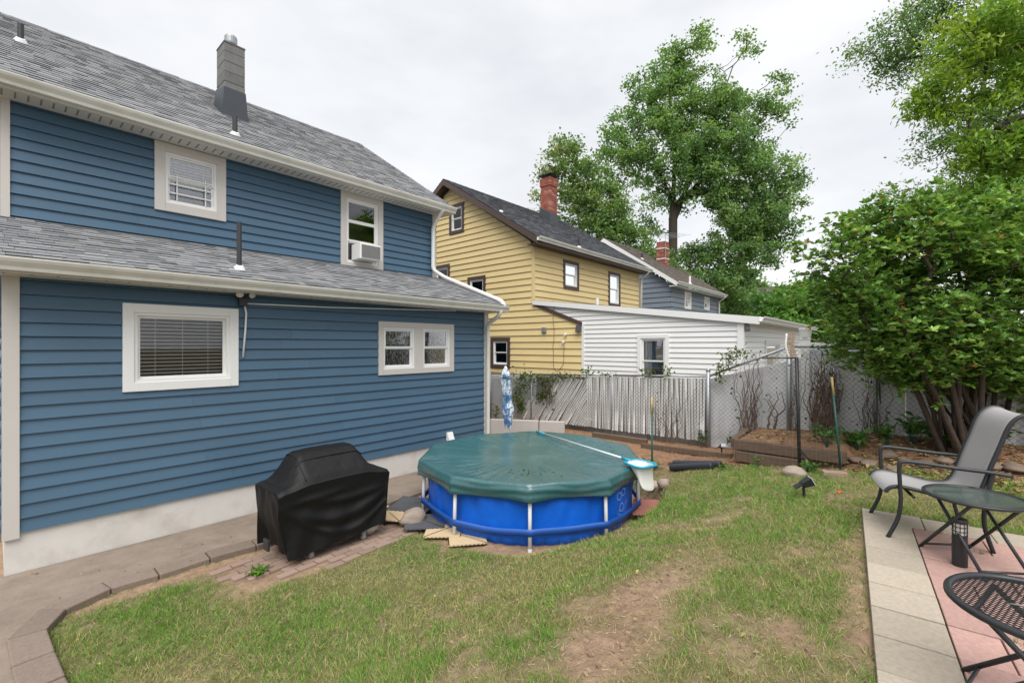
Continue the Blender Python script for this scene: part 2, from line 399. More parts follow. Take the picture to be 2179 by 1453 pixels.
    return cas, (u0 + cw * .35, u1 - cw * .35, z0 + cw * .35, z1 - cw * .35)
def wrect(fr, axis, pl, x0, x1, y0, y1):
    """casing rectangle on a wall plane seen between two columns and two rows (rows read at the middle column)"""
    fn = onY if axis == 'Y' else onX
    xm = (x0 + x1) / 2; a, b = fn(x0, y0, pl), fn(x1, y0, pl); t, bt = fn(xm, y0, pl), fn(xm, y1, pl)
    k = 0 if axis == 'Y' else 1
    ua, ub = sorted(((a[k] - fr.o[k]) * fr.u[k], (b[k] - fr.o[k]) * fr.u[k]))
    return ua, ub, bt.z, t.z
def shingles(roof, p0, ux, us, L, Sl, m, expo=.145, tab=(.10, .26), n_single=0, pick=None, step=.007):
    """p0 eave corner, ux along eave, us up slope (unit). Tabs laid course by course."""
    nrm = ux.cross(us); nrm = nrm if nrm.z > 0 else -nrm
    tabs = []
    k = 0; s = 0
    while s < Sl - .02:
        e = min(expo, Sl - s); x = -random.uniform(0, .2)
        while x < L:
            w = random.uniform(*tab); a, b = max(x, 0), min(x + w, L); x += w
            if b - a < .03: continue
            tabs.append((a + .0015, b - .0015, s - .012, s + e + .006, random.choice((.0, .0, .004, .006))))
        s += expo; k += 1
    singles = []
    if n_single:
        tabs.sort(key=lambda t: pick(p0 + ux * ((t[0] + t[1]) / 2) + us * t[2])); singles, tabs = tabs[:n_single], tabs[n_single:]
    def corners(t):
        a, b, s0, s1, h = t; q = lambda x, y, z: p0 + ux * x + us * y + nrm * z
        lo = .012 + h; hi = .003
        return [q(a, s0, lo - step), q(b, s0, lo - step), q(b, s1, hi - .002), q(a, s1, hi - .002), q(a, s0, lo), q(b, s0, lo), q(b, s1, hi), q(a, s1, hi)]
    mb = MB()
    for t in tabs: mb.hexa(corners(t))
    mb.build('shingles', m, roof, kind='stuff')
    if singles:
        me = bpy.data.meshes.new('shingle'); bb = MB().box((-.5, -.5, -.5), (.5, .5, .5)); me.from_pydata(bb.v, [], bb.f); me.materials.append(m)
        for t in singles:
            a, b, s0, s1, h = t; c = p0 + ux * ((a + b) / 2) + us * ((s0 + s1) / 2) + nrm * (.0065 + h / 2)
            o = bpy.data.objects.new('shingle', me); COL.objects.link(o); o.parent = roof
            tilt = (us - nrm * ((.009 + h) / (s1 - s0))).normalized(); n2 = ux.cross(tilt); n2 = n2 if n2.z > 0 else -n2
            mm = Matrix((ux * (b - a), tilt * (s1 - s0), n2 * step)).transposed().to_4x4(); mm.translation = c - ORG[roof]
            o.matrix_local = mm; ORG[o] = c
def gutter(house, p0, p1, out, size=.125, m='gutter', name='gutter'):
    """K-style trough from p0 to p1, 'out' = outward horizontal unit; top back edge at p0/p1"""
    prof = [(0, 0), (0, -size), (.55 * size, -size), (.62 * size, -.72 * size), (.9 * size, -.35 * size), (1.0 * size, -.12 * size), (1.0 * size, 0), (.9 * size, 0), (.9 * size, -.10 * size), (.8 * size, -.34 * size), (.5 * size, -.7 * size), (.45 * size, -.9 * size), (.04 * size, -.9 * size), (.04 * size, 0)]
    d = Vector(p1) - Vector(p0)
    fn = lambda u, q: Vector(p0) + d * u + Vector(out) * q[0] + Vector((0, 0, q[1]))
    mb = MB().extrude(prof, 0, 1, fn); return mb.build(name, M[m], house)
def downspout(house, pts, r=.045, m='white'):
    """square pipe with rounded bends"""
    P = [Vector(p) for p in pts]; out = [P[0]]
    for a, b, c in zip(P, P[1:], P[2:]):
        k = min(.09, (b - a).length * .45, (c - b).length * .45)
        q0, q1 = b + (a - b).normalized() * k, b + (c - b).normalized() * k
        for t in (0, .25, .5, .75, 1): out.append(q0 * (1 - t) ** 2 + b * 2 * t * (1 - t) + q1 * t * t)
    out.append(P[-1]); return MB().tube(out, r, 10).build('downspout', M[m], house, smooth=True)
def roof_pipe(house, base, h, nrm, r=.04, m='pipe'):
    mb = MB().tube([base - Vector((0, 0, .05)), base + Vector((0, 0, h))], r, 10); p = mb.build('vent_pipe', M[m], house, smooth=False)
    X = Vector((1, 0, 0)); Yv = nrm.cross(X)
    f = MB().obox(base + nrm * .012, X * .14, Yv * .17, nrm * .006)
    f.tube([base, base + nrm * .07], [r + .06, r + .012], 12); f.build('flashing', M['white'], p)
def house_roof(house, x0, x1, eY, eZ, rY, rZ, m, ns=0, pick=None, both=True, thick=.09, rake='white', name='roof'):
    """two slopes with ridge along X; eave at eY,eZ; ridge rY,rZ"""
    d = MB(); X = Vector((1, 0, 0))
    us = Vector((0, rY - eY, rZ - eZ)); Ls = us.length; us.normalize(); n = Vector((0, -us.z, us.y))
    def slab(y0, z0, y1, z1):
        q = n if y1 > y0 else Vector((0, us.z, us.y))
        d.hexa([(x0, y0, z0 - thick), (x1, y0, z0 - thick), (x1, y1, z1 - thick), (x0, y1, z1 - thick), (x0, y0, z0), (x1, y0, z0), (x1, y1, z1), (x0, y1, z1)])
    slab(eY, eZ, rY, rZ)
    if both: slab(2 * rY - eY, eZ, rY + .001, rZ)
    roof = d.build(name, M['deck'], house)
    shingles(roof, Vector((x0 - .02, eY - .03, eZ)), X, us, x1 - x0 + .04, Ls + .02, m, n_single=ns, pick=pick)
    if both:
        us2 = Vector((0, -us.y, us.z)); shingles(roof, Vector((x0 - .02, 2 * rY - eY + .03, eZ)), X, us2, x1 - x0 + .04, Ls + .02, m)
        cap = MB(); x = x0 - .02
        while x < x1:
            e = min(x + .3, x1 + .02); w = .15
            for sgn in (-1, 1):
                v = Vector((0, sgn * us.y, -us.z)) * w; nn = Vector((0, sgn * us.z, us.y))
                b0 = Vector((x, rY, rZ)) + Vector((0, 0, .02)); b1 = Vector((e, rY, rZ + .026))
                cap.add([b0, b1, b1 + v, b0 + v, b0 + nn * .008, b1 + nn * .012, b1 + v + nn * .012, b0 + v + nn * .008], [(0, 1, 2, 3), (4, 5, 6, 7), (0, 1, 5, 4), (1, 2, 6, 5), (2, 3, 7, 6), (3, 0, 4, 7)])
            x += .3
        cap.build('ridge_cap', m, roof)
    return roof, us, n
def brick_stack(house, x0, x1, y0, y1, z0, z1, name='chimney', bl=.2, bh=.067, corbel=False):
    core = MB().box((x0 + .012, y0 + .012, z0), (x1 - .012, y1 - .012, z1 - .01)); ch = core.build(name, M['mortar'], house)
    b = MB(); z = z0; k = 0
    while z < z1 - .02:
        e = .03 if corbel and z > z1 - .38 else 0
        for (a0, a1, fixed, ax) in ((x0 - e, x1 + e, y0 - e, 0), (x0 - e, x1 + e, y1 + e - .1, 0), (y0 + .1 - e, y1 - .1 + e, x0 - e, 1), (y0 + .1 - e, y1 - .1 + e, x1 + e - .1, 1)):
            n = max(1, round((a1 - a0) / bl)); w = (a1 - a0) / n; off = (w / 2 if k % 2 else 0)
            cuts = [a0] + [a0 + off + i * w for i in range(0 if off else 1, n)] + [a1]
            for p, q in zip(cuts, cuts[1:]):
                if q - p < .02: continue
                j = random.uniform(-.002, .002)
                if ax == 0: b.box((p + .004, fixed + j, z + .004), (q - .004, fixed + .1 + j, z + bh - .004))
                else: b.box((fixed + j, p + .004, z + .004), (fixed + .1 + j, q - .004, z + bh - .004))
        z += bh; k += 1
    b.build('bricks', M['brick'], ch, kind='stuff'); return ch
# ================================================================== BLUE HOUSE
HX0, HX1 = .05, 7.14; D1, D2 = 7.0, 8.75
bh = empty('blue_house', (3.6, 10, 0), 'blue vinyl sided house with grey shingle roofs, a lean-to storey and concrete block chimney', 'house')
fl = Frame((0, D1, 0), (1, 0, 0), (0, -1, 0)); fu = Frame((0, D2, 0), (1, 0, 0), (0, -1, 0)); fe = Frame((HX1, 0, 0), (0, 1, 0), (1, 0, 0)); fw_ = Frame((HX0, 0, 0), (0, 1, 0), (-1, 0, 0))
SB = .415; ST = 3.10
MB().box((HX0 + .02, D1 + .012, -.35), (HX1 - .03, D1 + .3, SB + .02)).build('foundation', M['found'], bh)
MB().box((HX1 - .3, D1 + .3, -.35), (HX1 - .03, 16.4, SB + .02)).build('foundation', M['found'], bh)
MB().box((HX0 + .02, D1 + .3, -.35), (HX0 + .3, 16.4, SB + .02)).build('foundation', M['found'], bh)
ops = []
r = wrect(fl, 'Y', D1, 260, 506, 651, 827); c, op = window(bh, fl, *r, cw=.105, rows=1, casing='white', blind='blind'); ops.append(op)
r = wrect(fl, 'Y', D1, 804, 964, 687, 794); c, op = window(bh, fl, *r, cw=.10, rows=2, cols=2, mull=.2, blind='film'); ops.append(op)
siding(bh, fl, SB, ST, lambda z: (HX0 + .12, HX1 - .1), ops, .1465, M['blue'], seams=1)
for (a, b) in ((HX0 - .0, HX0 + .125), (HX1 - .105, HX1 + .012)):
    q = MB(); fbox(q, fl, a, b, SB - .05, ST + .0, -.06, .03); q.build('corner_board', M['trim'], bh, bevel=.003)
q = MB(); fbox(q, fe, D1 - .028, D1 + .1, SB - .05, ST, -.06, .014); q.build('corner_board', M['trim'], bh)
roofz = lambda Y: 3.235 + (Y - 6.60) * (4.02 - 3.235) / (D2 - 6.60)
siding(bh, fe, SB, 3.95, lambda z: (D1 + .1 if z < 3.2 else min(D2 - .05, 6.60 + (z - 3.15) / .365), D2 + .0), [], .1465, M['blue'])
siding(bh, fe, SB, 8.3, lambda z: (D2 + (0 if z < 5.6 else (z - 5.6) / .651), 16.49 - (0 if z < 5.6 else (z - 5.6) / .651)), [], .1465, M['blue'])
siding(bh, fw_, SB, 8.3, lambda z: ((D1 + .1 if z < 3.1 else D2) + (0 if z < 5.6 else (z - 5.6) / .651), 16.49 - (0 if z < 5.6 else (z - 5.6) / .651)), [], .1465, M['blue'])
# upper storey
ops = []
r = wrect(fu, 'Y', D2, 328, 480, 319, 459); r1 = r; c, op = window(bh, fu, *r, cw=.135, rows=2, glass='glass2', blind='halfblind'); ops.append(op); upper_win = c
g = MB()                                    # guard bars across the lower sash
for zz in (.16, .30, .42): fbox(g, fu, r[0] + .2, r[1] - .2, r[2] + .14 + zz, r[2] + .155 + zz, .006, .016)
for uu in (.3, .7): fbox(g, fu, r[0] + (r[1] - r[0]) * uu - .006, r[0] + (r[1] - r[0]) * uu + .006, r[2] + .2, r[2] + .62, -.004, .005)
g.build('guard', M['white'], upper_win)
r = wrect(fu, 'Y', D2, 724, 814, 417, 575); r2 = r; c, op = window(bh, fu, *r, cw=.125, rows=3, blind=None); ops.append(op)
siding(bh, fu, 3.9, 5.56, lambda z: (HX0 + .08, HX1 - .12), ops, .1465, M['blue'], seams=1)
for (a, b) in ((HX0, HX0 + .085), (HX1 - .125, HX1 - .02)):
    q = MB(); fbox(q, fu, a, b, 3.7, 5.55, -.06, .03); q.build('corner_board', M['trim'], bh, bevel=.003)
# lean-to roof
d = MB(); d.hexa([(HX0 - .18, 6.6, 3.145), (HX1 + .16, 6.6, 3.145), (HX1 + .16, D2 - .0, roofz(D2) - .09), (HX0 - .18, D2, roofz(D2) - .09), (HX0 - .18, 6.6, 3.235), (HX1 + .16, 6.6, 3.235), (HX1 + .16, D2, roofz(D2)), (HX0 - .18, D2, roofz(D2))])
lr = d.build('lean_to_roof', M['deck'], bh)
us = Vector((0, D2 - 6.6, roofz(D2) - 3.235)); Ls = us.length; us.normalize()
shingles(lr, Vector((HX0 - .2, 6.57, 3.235)), Vector((1, 0, 0)), us, HX1 - HX0 + .38, Ls - .0, M['shingle'], n_single=290, pick=lambda p: (p - Vector((0, 0, CZ))).length)
nl = Vector((0, -us.z, us.y))
fa = MB(); fbox(fa, fl, HX0 - .18, HX1 + .16, 3.08, 3.215, .385, .40); fa.build('fascia', M['soffit'], bh)
fa = MB(); fbox(fa, fl, HX0 - .18, HX1 + .16, 3.085, 3.10, -.02, .385); sf = fa.build('soffit', M['soffit'], bh)
sv = MB(); x = HX0
while x < HX1: fbox(sv, fl, x, x + .02, 3.081, 3.0855, .30, .36); x += .19
sv.build('soffit_vent', M['dark'], sf, kind='stuff')
gutter(bh, (HX0 - .2, 6.598, 3.225), (HX1 + .17, 6.598, 3.215), (0, -1, 0), .125)
MB().hexa([(HX1 + .161, 6.6, 3.08), (HX1 + .18, 6.6, 3.08), (HX1 + .18, D2, roofz(D2) - .16), (HX1 + .161, D2, roofz(D2) - .16), (HX1 + .161, 6.6, 3.235), (HX1 + .18, 6.6, 3.235), (HX1 + .18, D2, roofz(D2) - .0), (HX1 + .161, D2, roofz(D2) - .0)]).build('rake_board', M['white'], bh)
# main roof
ur, us2, nu = house_roof(bh, HX0 - .25, HX1 + .2, 8.35, 5.70, 12.62, 8.48, M['shingle'])
fa = MB(); fbox(fa, fu, HX0 - .25, HX1 + .2, 5.53, 5.685, .385, .40); fa.build('fascia', M['soffit'], bh)
fa = MB(); fbox(fa, fu, HX0 - .25, HX1 + .2, 5.535, 5.555, -.03, .385); sf = fa.build('soffit', M['soffit'], bh)
sv = MB(); x = HX0
while x < HX1: fbox(sv, fu, x, x + .018, 5.531, 5.5355, .12, .32); x += .115
sv.build('soffit_vent', M['dark'], sf, kind='stuff')
gutter(bh, (HX0 - .27, 8.348, 5.69), (HX1 + .22, 8.348, 5.675), (0, -1, 0), .13)
for sgn in (0, 1):
    y0 = 8.35 if sgn == 0 else 2 * 12.62 - 8.35
    MB().hexa([(HX1 + .201, y0, 5.54), (HX1 + .22, y0, 5.54), (HX1 + .22, 12.62, 8.32), (HX1 + .201, 12.62, 8.32), (HX1 + .201, y0, 5.70), (HX1 + .22, y0, 5.70), (HX1 + .22, 12.62, 8.48), (HX1 + .201, 12.62, 8.48)]).build('rake_board', M['white'], bh)
# chimney
cx0, cx1, cy0, cy1 = 3.0, 3.37, 10.2, 10.66; zr = lambda Y: 5.70 + (Y - 8.35) * .651
ch = MB().box((cx0 + .01, cy0 + .01, zr(cy0) - .3), (cx1 - .01, cy1 - .01, 8.36)).build('chimney', M['mortar'], bh)
z = zr(cy0) + .5
k = 0
while z < 8.35:
    e = min(z + .2, 8.37); j = random.uniform(-.003, .003)
    MB().box((cx0 + j, cy0 + j, z + .004), (cx1 + j, cy1 + j, e - .004)).build('block', M['cblock'], ch, bevel=.004); z += .2
MB().box((cx0 - .008, cy0 - .008, 8.374), (cx1 + .008, cy1 + .008, 8.40)).build('crown', M['cblock'], ch)
f = MB(); b0, b1 = zr(cy0) - .03, zr(cy0) + .58
f.hexa([(cx0 - .05, cy0 - .05, b0 - .02), (cx1 + .05, cy0 - .05, b0 - .02), (cx1 + .05, cy1 + .1, b0 + .3), (cx0 - .05, cy1 + .1, b0 + .3), (cx0 - .012, cy0 - .012, b1), (cx1 + .012, cy0 - .012, b1), (cx1 + .012, cy1 + .012, b1 + .1), (cx0 - .012, cy1 + .012, b1 + .1)]); f.build('flashing', M['lead'], ch)
MB().lathe(((cx0 + cx1) / 2, (cy0 + cy1) / 2, 8.39), [(.075, 0), (.075, .1), (.11, .1), (.115, .13), (.115, .24), (.10, .27), (.02, .275)], 20).build('flue_cap', M['steel'], ch)
P0 = Vector((0, 8.35, 5.70))
for (px, py, h) in ((44, 92, .30), (500, 290, .34)): roof_pipe(bh, onP(px, py, P0, nu), h, nu)
roof_pipe(bh, onP(509, 575, Vector((0, 6.6, 3.235)), nl), .68, nl, .032)
# downspouts: upper eave, down the wall, across the lean-to roof, then down the corner
ux = HX1 - .16; ex = HX1 + .10
downspout(bh, [(ux, 8.30, 5.58), (ux, 8.42, 5.46), (ux, 8.66, 5.22), (ux, 8.67, roofz(8.67) + .20), (HX1 + .02, 8.45, roofz(8.45) + .10), (ex, 6.75, roofz(6.75) + .075), (ex, 6.64, roofz(6.64) + .06), (ex, 6.57, 3.2)], .045)
downspout(bh, [(HX1 - .05, 6.54, 3.12), (HX1 - .05, 6.60, 3.0), (HX1 - .05, 6.92, 2.84), (HX1 - .05, 6.925, .25), (HX1 - .05, 6.8, .12)], .043, 'gutter')
# dryer hood, conduit, floodlight
hp = onY(954, 927, D1); v = MB(); v.hexa([(hp.x - .07, D1 - .02, hp.z - .08), (hp.x + .07, D1 - .02, hp.z - .08), (hp.x + .07, D1 - .13, hp.z - .1), (hp.x - .07, D1 - .13, hp.z - .1), (hp.x - .07, D1 - .02, hp.z + .08), (hp.x + .07, D1 - .02, hp.z + .08), (hp.x + .07, D1 - .05, hp.z + .08), (hp.x - .07, D1 - .05, hp.z + .08)]); v.build('vent_hood', M['white'], bh)
fp = onY(519, 640, D1 - .1)
fl_ = empty('floodlight', (fp.x, D1 - .02, fp.z), 'twin round floodlight fixed to the blue wall under the lean-to gutter', 'floodlight')
MB().box((fp.x - .05, D1 - .085, fp.z - .07), (fp.x + .05, D1 - .022, fp.z + .06)).build('junction_box', M['pipe'], fl_, bevel=.008)
for sgn in (-1, 1):
    c = Vector((fp.x + sgn * .07, D1 - .16, fp.z + .09)); ax = Vector((sgn * .3, -1, -.35))
    MB().tube([(fp.x + sgn * .02, D1 - .07, fp.z + .03), c - ax.normalized() * .05], .014, 8).build('arm', M['pipe'], fl_)
    hd = MB().lathe(c - ax.normalized() * .06, [(.02, 0), (.03, .02), (.05, .06), (.056, .085), (.052, .09)], 16, ax).build('lamp_head', M['pipe'], fl_, smooth=True)
    MB().lathe(c + ax.normalized() * .03, [(.05, 0), (.04, .012), (.01, .018)], 16, ax).build('lens', M['gutter'], hd, smooth=True)
cdt = MB(); yy = D1 - .035
cdt.tube([(fp.x + .03, yy, fp.z - .06), (fp.x + .05, yy, fp.z - .16), (fp.x + .04, yy, fp.z - .4), (fp.x + .01, yy, fp.z - .78)], .013, 8)
cdt.build('hanging_cable', M['white'], fl_, smooth=True)
e = onY(1005, 652, D1 - .1); MB().tube([(fp.x + .05, yy, fp.z - .03), (fp.x + 1.2, yy, fp.z - .01), (e.x - .4, yy, fp.z + .09)], .010, 8).build('conduit', M['white'], fl_, smooth=True)
# window air conditioner
p = onY(772, 541, D2); ac = empty('air_conditioner', (p.x, D2 - .2, p.z - .17), 'small white air conditioner with dented grille sticking out of an upper window', 'air conditioner')
w, hh = .25, .16
MB().box((p.x - w, D2 - .32, p.z - hh), (p.x + w, D2 + .02, p.z + hh)).build('case', M['white'], ac, bevel=.012)
MB().box((p.x - w + .035, D2 - .327, p.z - hh + .03), (p.x + w - .035, D2 - .321, p.z + hh - .03)).build('coil', M['dark'], ac)
g = MB()
for k in range(15):
    x = p.x - w + .04 + k * (2 * w - .08) / 14; g.box((x - .003, D2 - .333, p.z - hh + .03), (x + .003, D2 - .328, p.z + hh - .03))
for k in range(8):
    z = p.z - hh + .035 + k * (2 * hh - .07) / 7; g.box((p.x - w + .035, D2 - .3385, z - .003), (p.x + w - .035, D2 - .3335, z + .003))
g.build('grille', M['steel'], ac, kind='stuff')
# ================================================================== YELLOW HOUSE
YX0, YX1 = 10.96, 18.2
yh = empty('yellow_house', (14.5, 12.6, 0), 'yellow lap sided house with brown trim, charcoal gable roof and red brick chimney', 'house')
gx = Frame((YX0, 0, 0), (0, 1, 0), (-1, 0, 0)); gy = Frame((0, D2, 0), (1, 0, 0), (0, -1, 0))
ops = []
for (x0, x1, y0, y1, bl) in ((957, 988, 434, 497, 'curtain'), (925, 958, 564, 634, 'curtain'), (996, 1034, 588, 655, 'blind'), (1045, 1086, 718, 783, 'halfblind')):
    r = wrect(gx, 'X', YX0, x0, x1, y0, y1); c, op = window(yh, gx, *r, cw=.115, casing='brown', blind=bl); ops.append(op)
YB = .5
def yspan(z):
    a = D2 if z > 3.7 else min(D2, 7.0 + max(0, (z - 3.02)) * 2.6); b = 16.49
    if z > 5.52: k = (z - 5.52) / .66; a += k; b -= k
    return a, b
siding(yh, gx, YB, 8.05, yspan, ops, .198, M['yellow'], lap=.02, seams=0)
ops = []
for (x0, x1, y0, y1, bl) in ((1198, 1231, 556, 616, 'blind'), (1294, 1319, 580, 652, 'curtain')):
    r = wrect(gy, 'Y', D2, x0, x1, y0, y1); c, op = window(yh, gy, *r, cw=.105, casing='brown', blind=bl); ops.append(op)
siding(yh, gy, 2.9, 5.52, lambda z: (YX0 + .06, YX1 - .02), ops, .198, M['yellow'], lap=.02)
MB().box((YX0 - .022, D2 - .022, 3.75), (YX0 + .06, D2 + .06, 5.5)).build('corner_board', M['yellow'], yh)
MB().box((YX0 + .1, D1 + .05, -.2), (YX1, 16.4, YB + .02)).build('foundation', M['found'], yh)
yr, uy, ny = house_roof(yh, YX0 - .32, YX1 + .25, 8.38, 5.62, 12.62, 8.32, M['shingle_dk'])
for sgn in (0, 1):
    y0 = 8.36 if sgn == 0 else 2 * 12.62 - 8.36
    for (xa, xb) in ((YX0 - .345, YX0 - .322), (YX1 + .252, YX1 + .275)):
        MB().hexa([(xa, y0, 5.41), (xb, y0, 5.41), (xb, 12.62, 8.12), (xa, 12.62, 8.12), (xa, y0, 5.615), (xb, y0, 5.615), (xb, 12.62, 8.325), (xa, 12.62, 8.325)]).build('rake_board', M['brown'], yh)
    MB().hexa([(YX0 - .32, y0, 5.46), (YX0 - .005, y0, 5.46), (YX0 - .005, 12.62, 8.19), (YX0 - .32, 12.62, 8.19), (YX0 - .32, y0, 5.48), (YX0 - .005, y0, 5.48), (YX0 - .005, 12.62, 8.21), (YX0 - .32, 12.62, 8.21)]).build('soffit', M['brown'], yh)
MB().box((YX0 - .32, 8.36, 5.40), (YX1 + .25, 8.378, 5.60)).build('fascia', M['brown'], yh)
MB().box((YX0 - .3, 8.38, 5.42), (YX1 + .25, D2 - .0, 5.44)).build('soffit', M['brown'], yh)
gutter(yh, (YX0 - .33, 8.358, 5.61), (YX1 + .27, 8.358, 5.59), (0, -1, 0), .12)
downspout(yh, [(YX1 - .02, 8.3, 5.52), (YX1 - .02, 8.36, 5.4), (YX1 - .02, 8.64, 5.2), (YX1 - .02, 8.66, 3.0)], .045, 'gutter')
Py = Vector((0, 8.38, 5.62))
for (px, py, h) in ((1066, 452, .38), (1232, 528, .34)): roof_pipe(yh, onP(px, py, Py, ny), h, ny, .035)
b = onP(1178, 476, Py, ny); zy = lambda Y: 5.62 + (Y - 8.38) * .637
cw_ = .25; yc = b.y + .25
ch = brick_stack(yh, b.x - cw_, b.x + cw_, yc - cw_, yc + cw_, zy(yc - cw_) - .1, 9.42, corbel=True)
f = MB(); z0 = zy(yc - cw_)
f.hexa([(b.x - cw_ - .04, yc - cw_ - .05, z0 - .05), (b.x + cw_ + .04, yc - cw_ - .05, z0 - .05), (b.x + cw_ + .04, yc + cw_ + .05, z0 + .32), (b.x - cw_ - .04, yc + cw_ + .05, z0 + .32), (b.x - cw_ - .015, yc - cw_ - .015, z0 + .42), (b.x + cw_ + .015, yc - cw_ - .015, z0 + .42), (b.x + cw_ + .015, yc + cw_ + .015, z0 + .72), (b.x - cw_ - .015, yc + cw_ + .015, z0 + .72)]); f.build('flashing', M['lead'], ch)
f = MB()
for sx in (-1, 1):
    for sy in (-1, 1): f.box((b.x + sx * .18 - .012, yc + sy * .18 - .012, 9.38), (b.x + sx * .18 + .012, yc + sy * .18 + .012, 9.55))
f.hexa([(b.x - .34, yc - .34, 9.53), (b.x + .34, yc - .34, 9.53), (b.x + .34, yc + .34, 9.53), (b.x - .34, yc + .34, 9.53), (b.x - .06, yc - .06, 9.67), (b.x + .06, yc - .06, 9.67), (b.x + .06, yc + .06, 9.67), (b.x - .06, yc + .06, 9.67)]); f.build('chimney_cap', M['lead'], ch)
# small fixtures on the gable wall
def gp(px, py, w=.03): return onX(px, py, YX0 - w)
q = gp(1158, 702); MB().box((q.x - .04, q.y - .08, q.z - .08), (q.x + .03, q.y + .08, q.z + .08)).build('vent_hood', M['steel'], yh, bevel=.01)
q = gp(1231, 699, .08); so_ = MB().obox(q, Vector((.35, .1, .9)).normalized() * .1, Vector((-.2, 1, 0)).normalized() * .085, Vector((-.9, -.15, .35)).normalized() * .012).build('solar_panel', M['pipe'], yh)
for (px, py) in ((1203, 711), (1199, 727)):
    q = gp(px, py); cm = MB().tube([q, q + Vector((-.09, -.03, -.03))], .035, 12).build('camera', M['white'], yh, smooth=False)
cb = [gp(1178, 640 + 12 * k, .028) for k in range(13)]; cb += [gp(1180 + 4 * k, 792 - abs(k - 1.5) * 6, .028) for k in range(4)] + [gp(1200, 775 - 12 * k, .028) for k in range(4)]
MB().tube([p_ + Vector((0, random.uniform(-.03, .03), 0)) for p_ in cb], .006, 5).build('cable', M['brown'], yh)
# brown sloping board where the lean-to meets the annex
MB().hexa([(YX0 - .05, 6.98, 2.93), (YX0 - .018, 6.98, 2.93), (YX0 - .018, D2 + .02, 3.62), (YX0 - .05, D2 + .02, 3.62), (YX0 - .05, 6.98, 3.03), (YX0 - .018, 6.98, 3.03), (YX0 - .018, D2 + .02, 3.72), (YX0 - .05, D2 + .02, 3.72)]).build('rake_board', M['brown'], yh)
# ================================================================== WHITE ANNEX
AY0, AY1 = 2.82, 6.99
an = empty('white_annex', (14.5, 5, 0), 'single storey white vinyl annex with low shed roof beside the yellow house', 'annex')
az = lambda Y: 3.02 + (Y - AY0) * (3.74 - 3.02) / (D2 - AY0)
ops = []; r = wrect(gx, 'X', YX0, 1357, 1424, 712, 826); c, op = window(an, gx, *r, cw=.09, casing='white', blind=None, glass='glass2'); ops.append(op)
cu = MB(); n = 14; prev = None
for k in range(n + 1):
    u = r[1] - .14 - .2 * k / n; w = -.1 + .01 * math.sin(k * 1.7)
    if prev: cu.add([gx.p(prev[0], r[2] + .1, prev[1]), gx.p(u, r[2] + .1, w), gx.p(u, r[3] - .1, w), gx.p(prev[0], r[3] - .1, prev[1])], [(0, 1, 2, 3)])
    prev = (u, w)
cu.build('curtain', M['curtain'], c, smooth=True)
siding(an, gx, .45, 3.66, lambda z: (AY0 + .1 if z < 3.0 else min(AY0 + .1 + (z - 2.97) / .1214, 8.7), AY1 - .06 if z < 2.98 else min(AY1 + (z - 2.98) * 2.55, 8.72)), ops, .125, M['white'], lap=.014)
fy = Frame((0, AY0, 0), (1, 0, 0), (0, -1, 0)); ops = []
r = wrect(fy, 'Y', AY0, 1627, 1658, 724, 790); c, op = window(an, fy, *r, cw=.1, casing='white', blind=None); ops.append(op)
siding(an, fy, .45, 2.92, lambda z: (YX0 + .1, YX1 - .1), ops, .125, M['white'], lap=.014)
for (x, y) in ((YX0, AY0), (YX1 - .1, AY0)): MB().box((x - .03, y - .03, .4), (x + .1, y + .1, 2.95)).build('corner_board', M['white'], an)
MB().box((YX0 - .026, AY1 - .075, .4), (YX0 + .02, AY1 + .005, 2.98)).build('corner_board', M['white'], an)
MB().hexa([(YX0 - .06, AY0 - .35, az(AY0 - .35) - .02), (YX1 + .2, AY0 - .35, az(AY0 - .35) - .02), (YX1 + .2, D2 - .03, az(D2) - .02), (YX0 - .06, D2 - .03, az(D2) - .02), (YX0 - .06, AY0 - .35, az(AY0 - .35) + .02), (YX1 + .2, AY0 - .35, az(AY0 - .35) + .02), (YX1 + .2, D2 - .03, az(D2) + .02), (YX0 - .06, D2 - .03, az(D2) + .02)]).build('roof', M['deck'], an)
MB().hexa([(YX0 - .09, AY0 - .36, az(AY0 - .36) - .15), (YX0 - .062, AY0 - .36, az(AY0 - .36) - .15), (YX0 - .062, D2 - .02, az(D2) - .12), (YX0 - .09, D2 - .02, az(D2) - .12), (YX0 - .09, AY0 - .36, az(AY0 - .36) + .012), (YX0 - .062, AY0 - .36, az(AY0 - .36) + .012), (YX0 - .062, D2 - .02, az(D2) + .012), (YX0 - .09, D2 - .02, az(D2) + .012)]).build('rake_board', M['white'], an)
MB().box((YX0 - .06, AY0 - .33, 2.90), (YX1 + .2, AY0 + .0, 2.93)).build('soffit', M['white'], an)
gutter(an, (YX0 - .1, AY0 - .352, 2.995), (YX1 + .2, AY0 - .352, 2.985), (0, -1, 0), .11, 'white')
q = onX(1271, 643, 12.6); MB().tube([(12.6, q.y, az(q.y)), (12.6, q.y, az(q.y) + .28)], .05, 10).build('vent_pipe', M['white'], an)
lp = onY(1590, 697, AY0 - .06); MB().lathe(lp, [(.05, -.09), (.07, -.03), (.06, .05), (.03, .09)], 12).build('wall_lamp', M['steel'], an, smooth=True)
